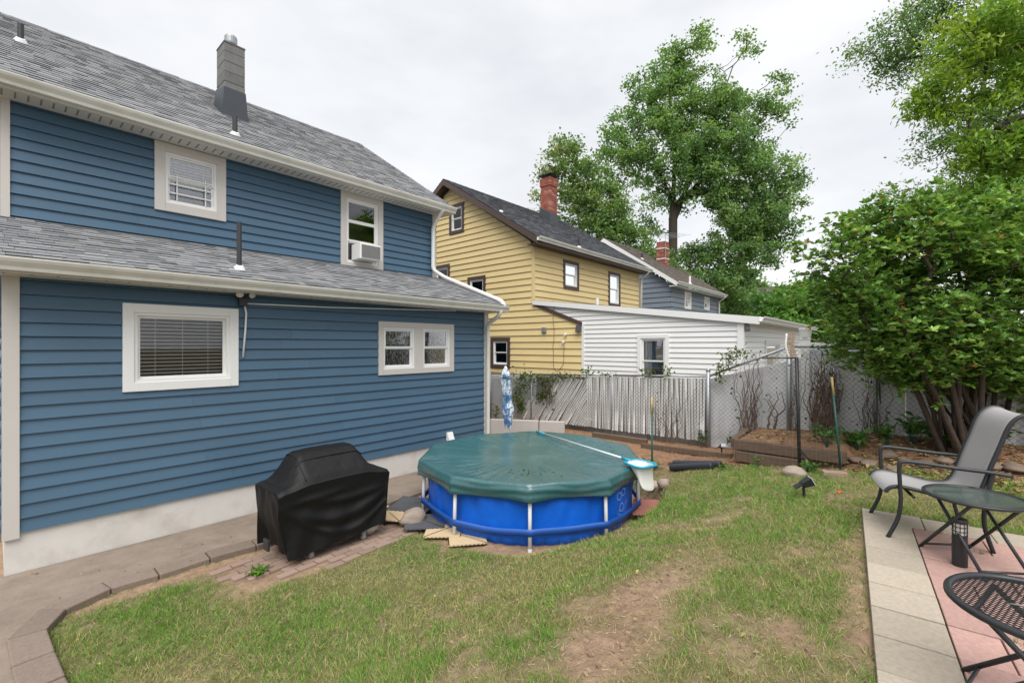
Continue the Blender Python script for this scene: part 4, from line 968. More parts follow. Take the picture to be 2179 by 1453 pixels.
# specks of debris on the cover
M['speck'] = pm('debris', (.03, .028, .02), .9)
sp = MB()
for k in range(42):
    if k < 26: th = PHI + random.uniform(-.3, .3); q = random.uniform(.55, .72)
    else: th = random.uniform(0, 6.28); q = math.sqrt(random.random()) * .9
    x, y, z = cov(th, q); s = random.uniform(.004, .012); sp.obox((x, y, z + .003), (s, s * .3, 0), (-s * .3, s, 0), (0, 0, .003))
tag(sp.build('debris', M['speck']), 'scatter of tiny dark twigs and specks on the pool cover', 'debris', kind='stuff')
# skimmer net
M['aqua'] = pm('aqua_plastic', (.015, .33, .50), .4, .05); M['alu'] = pm('aluminium', (.62, .66, .70), .3, .04, metal=.35)
M['net'] = pm('white_net', (.60, .60, .57), .8, .05)
zc = PT + .065
ha = atD(1142, 919, 8.3); hb = atD(1334, 964, 6.25)
ha.z = PT + .085; hb.z = PT + .085
sk = empty('pool_skimmer', (hb.x, hb.y, zc), 'pool skimmer net with white bag and aqua frame lying across the cover', 'skimmer net')
dv = (hb - ha).normalized(); MB().tube([ha + dv * .25, hb - dv * .02], .014, 10).build('pole', M['alu'], sk, smooth=True)
MB().tube([ha, ha + dv * .26], .018, 10).build('grip', M['aqua'], sk, smooth=True)
MB().tube([hb - dv * .1, hb + dv * .08], .019, 10).build('socket', M['aqua'], sk, smooth=True)
sdv = Vector((-dv.y, dv.x, 0)); c0 = hb + dv * .06
rimp = [c0 - sdv * .04, c0 - sdv * .15 + dv * .06, c0 - sdv * .17 + dv * .28, c0 - sdv * .12 + dv * .36, c0 + sdv * .12 + dv * .36, c0 + sdv * .17 + dv * .28, c0 + sdv * .15 + dv * .06, c0 + sdv * .04, c0 - sdv * .04]
MB().tube(rimp, .016, 8).build('rim', M['aqua'], sk, smooth=True)
bag = MB(); ring = [p + (Vector((c0.x, c0.y, c0.z)) + dv * .2 - p) * .06 for p in rimp[:-1]]; cen = c0 + dv * .23
lv = [(0, 1.), (.1, .9), (.22, .8), (.33, .7)]; b0 = 0
for (dz, k) in lv:
    for p in ring: bag.v.append(tuple(cen + dv * (.36 * dz) + dv * (p - cen).dot(dv) * max(.12, 1 - dz * 6) + sdv * (p - cen).dot(sdv) * k - Vector((0, 0, dz + .03 * (p - cen).dot(sdv) / .15 * (dz > .3)))))
nr = len(ring)
for i in range(3):
    for j in range(nr): bag.f.append((i * nr + j, i * nr + (j + 1) % nr, (i + 1) * nr + (j + 1) % nr, (i + 1) * nr + j))
bag.f.append(tuple(3 * nr + j for j in range(nr))); bg_ = bag.build('net_bag', M['net'], sk, smooth=True)
bg_.modifiers.new('s', 'SUBSURF').levels = 2; bg_.modifiers['s'].render_levels = 2
# ================================================================== COVERED GRILL
def cloth(name, base, rough):
    return pm(name, base, rough, .15, 3, bump=.25, bscale=500, bdist=.001, spec=.35)
M['gcover'] = pm('black_cover', (.006, .006, .0065), .55, .2, 3, bump=.25, bscale=14, bdist=.02, spec=.28)
gl = empty('covered_grill', (2.65, 5.35, 0), 'barbecue grill under a black fabric cover standing on casters', 'grill')
GXa, GXb, GYa, GYb = 1.98, 3.34, 5.02, 5.66
nu_, nv_ = 150, 70
def gtop(u, v):                                                # u 0..1 along, v 0..1 front to back
    hx = sm(.06, .27, u) * sm(.93, .74, u); base = .80 + .02 * math.sin(u * 3)
    hood = .30 * hx * (sm(-.12, .62, v) ** .8 * sm(1.2, .8, v))
    return base + hood - .03 * sm(.1, 0, v) - .02 * sm(.06, 0, u) - .02 * sm(.94, 1, u)
V_ = []; F_ = []
import itertools
na = 200; levels = 34
def outline(s):                                                # perimeter with rounded corners
    w, d = GXb - GXa, GYb - GYa; rr = .06; cx, cy = (GXa + GXb) / 2, (GYa + GYb) / 2
    a = s * 2 * math.pi; c, s_ = math.cos(a), math.sin(a); e = .18
    x = abs(c) ** e * math.copysign(1, c) * w / 2; y = abs(s_) ** e * math.copysign(1, s_) * d / 2
    return cx + x, cy + y, c, s_
def peri(k):
    w, d = GXb - GXa, GYb - GYa; L = 2 * (w + d); s = (k / na * L) % L
    if s < w: return GXa + s, GYa, 0, -1
    s -= w
    if s < d: return GXb, GYa + s, 1, 0
    s -= d
    if s < w: return GXb - s, GYb, 0, 1
    s -= w; return GXa, GYb - s, -1, 0
for i in range(levels + 1):
    t = i / levels
    for k in range(na):
        x, y, nx_, ny2 = peri(k); u, v = (x - GXa) / (GXb - GXa), (y - GYa) / (GYb - GYa)
        z1 = gtop(u, v); front = ny2 < 0
        z0 = .10 + .02 * math.sin(k * .25) if not front else .085 - .03 * sm(.55, .1, u) + .04 * sm(.6, .9, u)
        z = z1 + (z0 - z1) * t
        cu = (u - .5); inn = .035 * math.sin(t * math.pi) * (1 if front else .4)
        if front:                                              # draped swags between the top corners
            sw = 0
            for (dep, wd, am, uc, wt) in ((.22, .22, .020, .32, .05), (.36, .30, .026, .62, .06), (.62, .42, .040, .55, .085), (.86, .44, .03, .60, .05)):
                line = dep - .9 * dep * (1.6 * (u - uc)) ** 2; sw += am * math.exp(-((t - line) / wt) ** 2) * math.exp(-((u - uc) / wd) ** 4)
            sw += .012 * math.sin(u * 22 + t * 6) * t * (.4 + float(vn(u * 6, t * 3)))
            y -= sw; y += inn * .8 - .05 * t * sm(.0, .3, u) * 0
        else:
            off = .010 * math.sin(k * .55 + t * 5) * t + .02 * (float(vn(k * .21, t * 4)) - .5)
            x += nx_ * off - nx_ * inn * .6; y += ny2 * off
        if ny2 == 0 and nx_ < 0: x += .11 * t * sm(.15, .9, t)                     # left side hangs inwards
        if front: x += .10 * t * sm(.15, .9, t) * sm(.2, 0, u); x -= .05 * t * sm(.85, 1, u)
        if nx_ > 0: x -= .05 * t
        V_.append((x, y, z))
for i in range(levels):
    for k in range(na): F_.append((i * na + k, (i + 1) * na + k, (i + 1) * na + (k + 1) % na, i * na + (k + 1) % na))
o_side = fastmesh('cover', V_, F_, M['gcover'], gl, smooth=True)
V_, F_ = [], []
for i in range(nu_ + 1):
    for j in range(nv_ + 1):
        u, v = i / nu_, j / nv_; x = GXa + u * (GXb - GXa); y = GYa + v * (GYb - GYa); edge = min(u, 1 - u, v, 1 - v)
        z = gtop(u, v) + (.02 * (float(fbm(u * 9, v * 5, 3)) - .5)) * sm(0, .08, edge) + .006 * sm(0, .04, edge)
        V_.append((x, y + (.0 if edge > 0 else 0), z))
for i in range(nu_):
    for j in range(nv_): a = i * (nv_ + 1) + j; F_.append((a, a + nv_ + 1, a + nv_ + 2, a + 1))
fastmesh('cover_top', V_, F_, M['gcover'], gl, smooth=True)
sm_ = MB(); pts = [(GXa + u * (GXb - GXa), GYa + .35 * (GYb - GYa) + .0, gtop(u, .35) + .013) for u in np.linspace(.2, .8, 30)]
sm_.tube(pts, .006, 5); sm_.tube([(GXa + .225 * (GXb - GXa), GYa + v * (GYb - GYa), gtop(.225, v) + .012) for v in np.linspace(.05, .95, 20)], .005, 5)
sm_.build('seam', M['gcover'], gl, smooth=True)
MB().box((GXa + .0, GYa + .3, .10), (GXa + .03, GYa + .42, .22)).build('buckle', M['pipe'], gl, bevel=.005)
MB().box((GXa + .34, GYa + .05, .075), (GXb - .28, GYa + .085, .10)).build('base_rail', M['steel'], gl)
MB().box((GXa + .34, GYb - .1, .075), (GXb - .28, GYb - .06, .10)).build('base_rail', M['steel'], gl)
M['rubber'] = pm('grey_rubber', (.16, .16, .16), .7)
for (x, y) in ((GXa + .38, GYa + .07), (GXb - .33, GYa + .07), (GXa + .38, GYb - .08), (GXb - .33, GYb - .08)):
    zg = Hs(x, y) + .025; cs = MB(); cs.box((x - .022, y - .022, zg + .065), (x + .022, y + .022, .076)); cs.box((x - .022, y - .019, zg + .02), (x + .022, y - .015, zg + .066)); cs.box((x - .022, y + .015, zg + .02), (x + .022, y + .019, zg + .066)); c_ = cs.build('caster', M['steel'], gl)
    MB().tube([(x, y - .013, zg + .033), (x, y + .013, zg + .033)], .034, 18).build('wheel', M['rubber'], c_)
x, y = GXb - .17, GYa + .24; MB().lathe((x, y, Hs(x, y) + .02), [(.09, 0), (.10, .03), (.145, .06), (.155, .12), (.155, .3), (.10, .36)], 24).build('gas_tank', M['gutter'], gl, smooth=True)
# ================================================================== MATS AND ROCKS
M['stone_d'] = pm('bed_stone', (.22, .165, .13), .95, .25, 7, rnd=.2, dirt=.3, dcol=(.13, .09, .07), bump=.5, bscale=30, bdist=.01)
M['mat_b'] = pm('beige_foam', (.55, .42, .255), .85, .12, 5, dirt=.25, dcol=(.35, .24, .13), dscale=4, bump=.3, bscale=90)
M['mat_g'] = pm('grey_foam', (.075, .08, .088), .8, .15, 6, dirt=.2, dcol=(.16, .13, .10), dscale=5, bump=.3, bscale=90)
def mat_tile(cx, cy, size, ang, m, label, z=None, teeth=9, tilt=0):
    poly = []; h = size / 2; tw = size / (2 * teeth + 1)
    for e in range(4):
        a = e * math.pi / 2; ca, sa = math.cos(a), math.sin(a)
        for k in range(2 * teeth + 1):
            x0, x1 = -h + k * tw, -h + (k + 1) * tw; y = -h + (0 if k % 2 else .012)
            for xx in (x0 + .001, x1 - .001): poly.append((xx * ca - y * sa, xx * sa + y * ca))
    c, s = math.cos(ang), math.sin(ang); mb = MB(); zz = z if z is not None else 0
    pp = [(x * c - y * s, x * s + y * c) for x, y in poly]; n = len(pp)
    zf = lambda x, y: max(zz, -99) + tilt * x
    mb.add([(cx + x, cy + y, zf(x, y)) for x, y in pp] + [(cx + x, cy + y, zf(x, y) + .014) for x, y in pp], [tuple(reversed(range(n))), tuple(range(n, 2 * n))] + [(i, (i + 1) % n, n + (i + 1) % n, n + i) for i in range(n)])
    o = mb.build('foam_mat', m, org=(cx, cy, zz)); tag(o, label, 'mat', 'puzzle edged foam mats by the pool'); return o
for (px, py, s, a, m, lab, z) in ((828, 1092, .54, .55, 'mat_b', 'beige puzzle edged foam mat between the covered grill and the boulder', .03), (880, 1074, .62, .5, 'mat_g', 'dark grey foam mat lying behind the boulder towards the blue house', .034), (905, 1110, .52, .85, 'mat_g', 'dark grey foam mat half under the boulder beside the pool leg', .022),
        (945, 1128, .46, .75, 'mat_b', 'beige stained foam mat under the pool leg next to the grey mat', .012), (993, 1143, .46, .9, 'mat_b', 'beige foam mat tucked under the pool liner at the grass edge', .002)):
    p = onZ(px, py, z); mat_tile(p.x, p.y, s, a, M[m], lab, z)
M['mat_r'] = pm('red_mat', (.33, .13, .10), .85, .15, 5, dirt=.3, dcol=(.25, .18, .13))
p = onZ(1372, 1072, .16); mat_tile(p.x, p.y - .05, .42, .4, M['mat_r'], 'faded red foam mat crumpled beside the pool leg near the stones', .12, tilt=.2)
def rock(name, c, s, m, label, seed, flat=.6, group=None, sink=.25):
    rr = np.random.default_rng(seed); n1, n2 = 12, 20; V = []; Fc = []
    ph = rr.uniform(0, 6, 8)
    for i in range(n1 + 1):
        a = math.pi * i / n1
        for j in range(n2):
            b = 2 * math.pi * j / n2; d = Vector((math.sin(a) * math.cos(b), math.sin(a) * math.sin(b), math.cos(a)))
            k = 1 + .11 * math.sin(3 * d.x + ph[0]) + .09 * math.sin(4 * d.y + ph[1] + 2 * d.z) + .05 * math.sin(7 * d.z + ph[2] + 3 * d.x) + .03 * math.sin(11 * d.x + 9 * d.y + ph[3])
            k = min(k, 1.1)
            V.append((c[0] + d.x * s[0] * k, c[1] + d.y * s[1] * k, c[2] + d.z * s[2] * k + s[2] * (1 - 2 * sink) * .8))
    for i in range(n1):
        for j in range(n2): Fc.append((i * n2 + j, (i + 1) * n2 + j, (i + 1) * n2 + (j + 1) % n2, i * n2 + (j + 1) % n2))
    o = fastmesh(name, V, Fc, m, smooth=True, org=c)
    return tag(o, label, 'rock', group)
p = onZ(875, 1112, .02); rock('boulder', (p.x + .06, p.y + .05, .0), (.19, .15, .13), M['stone'], 'large brown boulder holding down the grey foam mat by the pool', 3)
p = onG(1392, 1036); rock('stone', tuple(p), (.11, .08, .07), M['stone'], 'rounded brown stone at the lawn edge right beside the pool net', 5)
p = onG(1413, 1034); rock('stone', tuple(p), (.10, .09, .08), M['stone'], 'smaller grey brown stone next to the rounded stone by the pool net', 6)
p = onG(1690, 1010); rock('stone', tuple(p), (.155, .13, .075), M['stone'], 'smooth tan half buried stone at the foot of the black post', 8)
p = onG(783, 1143); rock('stone', (p.x, p.y, 0), (.05, .045, .04), M['stone'], 'small reddish stone next to the grill caster', 9)
p = onG(1776, 1012); bkq = MB().obox((p.x, p.y, p.z + .02), Vector((.05, -.12, 0)), Vector((.05, .02, 0)), (0, 0, .03)); tag(bkq.build('loose_brick', M['paver'], org=tuple(p), bevel=.006), 'loose red brick in the grass at the foot of the green stake', 'brick')
# stones bordering the garden bed
ED = ['flat brown edging stone closest to the leaning stake', 'low rounded edging stone second from the leaning stake', 'wide edging stone set back among the weeds behind the chair seat', 'edging stone half covered by leaves in front of the broad leaved weed', 'long flat edging stone seen over the far chair arm', 'edging stone behind the far armrest of the chair', 'large flat edging stone seen between the two chair arms', 'edging stone beside the chair back on the armrest side', 'flat edging stone seen behind the chair back', 'edging stone lying further back under the shrub stems', 'small flat edging stone at the grass edge in front of the bed']
for k, (px, py, sx) in enumerate(((1822, 980, .12), (1850, 988, .14), (1888, 972, .16), (1930, 985, .12), (1965, 990, .16), (2010, 985, .13), (2060, 990, .17), (2110, 996, .15), (2160, 1000, .17), (2090, 970, .12), (1900, 1000, .1))):
    p = onG(px, py); rock('edging_stone', tuple(p), (sx, sx * .7, sx * .3), M['stone_d'], ED[k], 20 + k, group='garden bed edging stones')
# ================================================================== GARDEN EDGE: timbers, slab wall, pipes, stakes
def beam(name, a, b, w, h, m, label, cat='timber', group=None, up=0):
    a, b = Vector(a), Vector(b); d = (b - a); L = d.length; d.normalize(); s = Vector((-d.y, d.x, 0)).normalized(); u = d.cross(s) * -1
    if u.z < 0: u = -u
    c = (a + b) / 2 + u * (h / 2); mb = MB().obox(c, d * (L / 2), s * (w / 2), u * (h / 2)); o = mb.build(name, m, org=tuple((a + b) / 2), bevel=.008); return tag(o, label, cat, group)
beam('timber', (7.80, .68, .73), (7.80, 2.12, .73), .12, .15, M['timber'], 'upper weathered landscape timber holding back the garden terrace', group='terrace timbers')
beam('timber', (7.74, 1.12, .56), (7.74, 2.08, .56), .12, .15, M['timber'], 'lower mossy landscape timber under the terrace timber', group='terrace timbers')
beam('timber', (7.9, 2.16, .72), (8.9, 2.22, .74), .1, .15, M['timber'], 'short timber returning from the terrace to the fence post')
a, b = onX(1300, 948, 8.55), onX(1352, 950, 8.5); beam('timber', (8.6, 5.2, .36), (8.55, 3.95, .38), .12, .13, M['timber'], 'dark timber lying along the slatted fence foot behind the pool')
beam('edging_board', (8.2, 3.9, .40), (8.15, 2.2, .46), .05, .10, M['timber'], 'long board edging the dirt strip below the slatted fence')
beam('edging_board', (7.32, 3.0, .36), (7.28, 1.15, .56), .045, .10, M['timber'], 'thin board edging the lawn below the terrace')
M['cslab'] = pm('pale_concrete', (.42, .39, .36), .9, .12, 5, dirt=.25, dcol=(.28, .25, .22), bump=.3, bscale=40)
sw_ = empty('concrete_slab_wall', (7.6, 6.3, 0), 'low pale concrete slab wall between house corner and fence behind the pool', 'wall')
A = Vector((7.2, 6.98, 0)); B = Vector((8.02, 5.55, 0)); d = (B - A).normalized(); s = Vector((-d.y, d.x, 0)); L = (B - A).length
for (t0, t1) in ((0, .66), (.672, 1)): MB().obox(A + d * L * (t0 + t1) / 2 + Vector((0, 0, .30)), d * (L * (t1 - t0) / 2), s * .06, (0, 0, .45 if t0 else .455)).build('slab', M['cslab'], sw_, bevel=.01)
# black drain pipes
M['hose'] = pm('black_drain_pipe', (.028, .032, .04), .5, .15, 6)
pa, pb = onG(1428, 1003), onG(1515, 1000)
for k, (o_, lab) in enumerate(((0, 'corrugated black drain pipe lying at the lawn edge in front of its twin'), (.12, 'corrugated black drain pipe lying at the lawn edge against the edging board'))):
    a = Vector((pa.x + o_, pa.y, 0)); b = Vector((pb.x + o_ + .02, pb.y - (.0 if k == 0 else .08), 0)); a.z = Hs(a.x, a.y) + .055; b.z = Hs(b.x, b.y) + .055
    n_ = 60; pts = [a.lerp(b, i / n_) for i in range(n_ + 1)]; rs = [.052 + (.004 if i % 2 else 0) for i in range(n_ + 1)]
    o = MB().tube(pts, rs, 14).build('drain_pipe', M['hose'], org=tuple(a), smooth=True); tag(o, lab, 'pipe', 'drain pipes')
# green stakes with bare tips
M['green'] = pm('green_stake', (.012, .075, .06), .4, .15, 5); M['tip'] = pm('bare_tip', (.50, .36, .16), .7, .2, 8); M['blackm'] = pm('black_metal', (.014, .015, .017), .42, .1, 6)
def stake(px, py0, py1, pxt, d, label):
    b = atD(px, py1, d); t = atD(pxt, py0, d); g_ = Hs(b.x, b.y); b.z = g_ - .1
    e = empty('garden_stake', (b.x, b.y, g_), label, 'stake'); m_ = t + (b - t) * .17
    MB().tube([b, m_], .0135, 8).build('shaft', M['green'], e, smooth=True); MB().tube([m_, t], .0138, 8).build('tip', M['tip'], e, smooth=True)
    nb = MB(); n_ = 20
    for i in range(n_): c = b.lerp(m_, (i + .5) / n_); nb.obox(c, (.003, 0, 0), (0, .016, 0), (0, 0, .004)); 
    nb.build('nubs', M['green'], e, kind='stuff')
stake(1388, 845, 1000, 1387, 7.0, 'green garden stake with yellowed tip standing beside the pool net')
stake(1791, 802, 1000, 1770, 5.85, 'leaning green garden stake with yellowed tip right of the black post')
stake(1880, 782, 935, 1867, 7.1, 'green garden stake in the bed next to the shrub, against the fence')
# black post with brace, bar and woven shade
bp_ = onG(1702, 1000); tp_ = Vector((bp_.x, bp_.y, 0)) ; D_ = bp_.x * FW.x + bp_.y * FW.y; tp_ = atD(1695, 760, D_)
bs = empty('black_post', tuple(bp_), 'slim black metal post with braces, crossbar and woven shade on top', 'post')
MB().tube([bp_ - Vector((0, 0, .1)), tp_], .021, 10).build('shaft', M['blackm'], bs, smooth=True)
h0 = bp_.lerp(tp_, .18)
for (px, py) in ((1738, 995), (1728, 1002)): q = onG(px, py); MB().tube([h0, q], .009, 6).build('brace', M['blackm'], bs)
ct = atD(1622, 762, D_ + .0); MB().tube([ct, tp_ + Vector((0, 0, -.01))], .009, 6).build('crossbar', M['blackm'], bs)
M['weave'] = pm('beige_weave', (.33, .25, .18), .85, .15, 9)
sh = MB(); n_ = 10
for i in range(n_):
    z0, z1 = i / n_, (i + 1) / n_
    f = lambda t: tp_ + Vector((0, 0, .0 + .33 * t - .02)) - RT * (.055 + .05 * math.sin(min(1, t * 1.2) * 2.2)) + FW * .04
    for j in range(3):
        a = f(z0 + .008) + RT * (.0 + j * .034); b = f(z1 - .008) + RT * (j * .034)
        up_ = (b - a); sh.obox((a + b) / 2 + RT * .016, RT * .015, FW * .006, up_ / 2)
shd = sh.build('shade', M['weave'], bs)
MB().tube([f(k / 10) - RT * .012 for k in range(11)], .013, 8).build('shade_rim', M['white'], shd, smooth=True)
# white pot on the wall
q = Vector((FX + .14, 1.36, 2.505)); tag(MB().lathe(q, [(.075, 0), (.095, .13), (.105, .13), (.105, .165), (.092, .165), (.08, .05)], 24).build('plastic_pot', M['white'], org=tuple(q), smooth=False), 'empty white plastic pot standing on the fence wall post', 'pot')
# thin welded wire netting between the stakes
M['wire'] = pm('thin_wire', (.30, .29, .27), .5, .1, metal=.3)
wn = MB(); P0_, P1_, P2_ = onG(1388, 1000), onG(1700, 1002), onG(1791, 1000)
for a, b in ((P0_, P1_), (P1_, P2_)):
    L = (b - a).length; n_ = int(L / .075)
    for i in range(n_ + 1):
        c = a.lerp(b, i / n_); z0 = Hs(c.x, c.y); wn.tube([(c.x, c.y, z0), (c.x, c.y, z0 + .62)], .0007, 3, cap=False)
    for j in range(9):
        pts = []
        for i in range(0, 13): c = a.lerp(b, i / 12); pts.append((c.x, c.y, Hs(c.x, c.y) + .02 + j * .075 + .008 * math.sin(i * 2.1 + j)))
        wn.tube(pts, .0008, 3, cap=False)
tag(wn.build('wire_netting', M['wire']), 'thin welded wire netting strung between the green stakes and black post', 'netting')
# solar spotlights
M['lens'] = pm('grey_lens', (.55, .56, .60), .25, .1, 30)
def spot(px, py, k, label, yaw):
    p = onG(px, py); e = empty('solar_spotlight', tuple(p), label, 'spotlight', 'solar spotlights'); f = Vector((math.cos(yaw), math.sin(yaw), 0)); s = Vector((-f.y, f.x, 0))
    MB().tube([p - Vector((0, 0, .05)), p + Vector((0, 0, .10 * k)) - f * .01], .012 * k, 8).build('spike', M['blackm'], e)
    c = p + Vector((0, 0, .15 * k)) + f * .03; ax = (f + Vector((0, 0, .55))).normalized(); n_ = s.cross(ax)
    hd = MB().hexa([c + s * a * .045 * k * q + n_ * b * .035 * k * q + ax * w * k for (w, q) in ((-.06, .7), (.035, 1.1)) for (a, b) in ((-1, -1), (1, -1), (1, 1), (-1, 1))]).build('lamp_head', M['blackm'], e, bevel=.006)
    MB().obox(c + ax * .038 * k, s * .042 * k, n_ * .032 * k, ax * .003).build('lens', M['lens'], hd)
    MB().obox(c - f * .07 * k - Vector((0, 0, .03 * k)), s * .04 * k, (f * .8 + Vector((0, 0, .5))) * .055 * k, Vector((-.5 * f.x, -.5 * f.y, .8)) * .006).build('solar_panel', M['blackm'], e)
spot(1712, 1060, 1.15, 'black solar spotlight with pale lens stuck in the lawn', math.atan2(-FW.y * .2 + RT.y, -FW.x * .2 + RT.x))
spot(1536, 966, 1.0, 'black solar spotlight on the dirt strip below the slatted fence', math.atan2(-FW.y, -FW.x))
p = onG(1786, 1049); tag(rock('toy', (p.x, p.y, p.z), (.05, .022, .014), pm('orange', (.55, .11, .03), .6), 'bright orange scrap lying in the grass', 31), cat='scrap')
# ================================================================== UMBRELLA
def um_mat():
    m, t, b, out = mat_base('umbrella_cloth')
    n1 = noise(t, 5.5, 5, .7, (1, 1, .55)); n2 = noise(t, 30, 3, .6)
    f = math_n(t, 'ADD', n1, math_n(t, 'MULTIPLY', math_n(t, 'SUBTRACT', n2, .5), .5))
    c = ramp(t, f, [(.40, (.035, .12, .26)), (.50, (.09, .20, .36)), (.54, (.50, .56, .62)), (.62, (.62, .66, .69))]); t.links.new(c, b.inputs['Base Color']); b.inputs['Roughness'].default_value = .7; return m
M['umb'] = um_mat()
ub = atD(1086, 1000, 8.95); ub.z = .0; ut = atD(1076, 783, 8.95); lean = Vector((ut.x, ut.y, ut.z)) - ub
um = empty('umbrella', (ub.x, ub.y, Hs(ub.x, ub.y)), 'closed blue and white patterned patio umbrella behind the pool', 'umbrella')
MB().tube([ub, ut], .016, 10).build('pole', M['white'], um, smooth=True)
V_, F_ = [], []; nT = 64; prof = [(0, .03), (.03, .045), (.10, .07), (.155, .10), (.16, .085), (.22, .085), (.38, .075), (.52, .07), (.56, .062), (.62, .085), (.70, .10), (.80, .08), (.92, .065), (1.0, .055)]
Hc = 1.16
for (t, r_) in prof:
    for j in range(nT):
        a = 2 * math.pi * j / nT; rr = r_ * (1 + .22 * math.sin(a * 8 + 3 * t) + .1 * math.sin(a * 3 + 7 * t)); zz = -t * Hc + (.025 * math.sin(a * 8) if t > .97 else 0)
        c = ut + lean.normalized() * zz; V_.append((c.x + rr * math.cos(a), c.y + rr * math.sin(a), c.z))
for i in range(len(prof) - 1):
    for j in range(nT): F_.append((i * nT + j, i * nT + (j + 1) % nT, (i + 1) * nT + (j + 1) % nT, (i + 1) * nT + j))
fastmesh('canopy', V_, F_, M['umb'], um, smooth=True)
MB().lathe(ut - Vector((0, 0, .02)), [(.03, 0), (.032, .03), (.012, .06)], 12).build('finial', M['white'], um, smooth=True)
# ================================================================== PATIO FURNITURE
M['frame'] = pm('charcoal_frame', (.022, .024, .028), .4, .1, 6, spec=.45)
M['sling'] = pm('grey_sling', (.33, .318, .32), .75, .06, 5, bump=.35, bscale=420, bdist=.002)
ch_f = Vector((-.235, .972, 0)).normalized(); ch_s = Vector((ch_f.y, -ch_f.x, 0)); cc = Vector((5.145, -.10, PZ))
def cp(f, s, z): return cc + ch_f * f + ch_s * s + Vector((0, 0, z))
cr_ = empty('sling_chair', tuple(cc), 'high backed grey sling patio chair with charcoal arms on the patio', 'chair')
prof = [(.335, .355), (.315, .385), (.28, .405), (.22, .41), (.1, .392), (-.02, .368), (-.12, .36), (-.185, .375), (-.225, .42), (-.255, .50), (-.295, .64), (-.345, .80), (-.385, .93), (-.42, .995), (-.465, 1.03), (-.515, 1.035), (-.55, 1.02)]
def cr_spline(P, k=5):
    out = []
    for i in range(len(P) - 1):
        p0, p1, p2, p3 = [np.array(P[min(max(j, 0), len(P) - 1)]) for j in (i - 1, i, i + 1, i + 2)]
        for t in np.linspace(0, 1, k, endpoint=False): out.append(tuple(.5 * (2 * p1 + (p2 - p0) * t + (2 * p0 - 5 * p1 + 4 * p2 - p3) * t * t + (3 * p1 - p0 - 3 * p2 + p3) * t ** 3)))
    return out + [tuple(P[-1])]
ps = cr_spline(prof, 4); hw = .255; V_, F_ = [], []; nS = 9
for (f, z) in ps:
    for j in range(nS): s = -hw + 2 * hw * j / (nS - 1); V_.append(tuple(cp(f, s, z - .012 * (1 - (s / hw) ** 2))))
for i in range(len(ps) - 1):
    for j in range(nS - 1): a = i * nS + j; F_.append((a, a + 1, a + nS + 1, a + nS))
sg = fastmesh('sling', V_, F_, M['sling'], cr_, smooth=True); md = sg.modifiers.new('s', 'SOLIDIFY'); md.thickness = .004
for s in (-1, 1):
    MB().tube([cp(f, s * (hw + .012), z) for f, z in ps], .015, 8).build('side_rail', M['frame'], cr_, smooth=True)
    lg = cr_spline([(.325, 0), (.262, .16), (.243, .30), (.248, .44), (.252, .585), (.225, .622), (.12, .622), (-.1, .607), (-.27, .60), (-.40, .585)], 5)
    MB().tube([cp(f, s * (hw + .045), z) for f, z in lg], .0155, 8).build('arm_and_front_leg', M['frame'], cr_, smooth=True)
    MB().tube([cp(f, s * (hw + .035), z) for f, z in cr_spline([(-.30, 0), (-.25, .2), (-.262, .40), (-.30, .60)], 5)], .0155, 8).build('back_leg', M['frame'], cr_, smooth=True)
for (f, z) in ((.16, .345), (-.16, .33), (-.27, .40)): MB().tube([cp(f, -hw - .03, z), cp(f, hw + .03, z)], .012, 8).build('cross_bar', M['frame'], cr_, smooth=True)
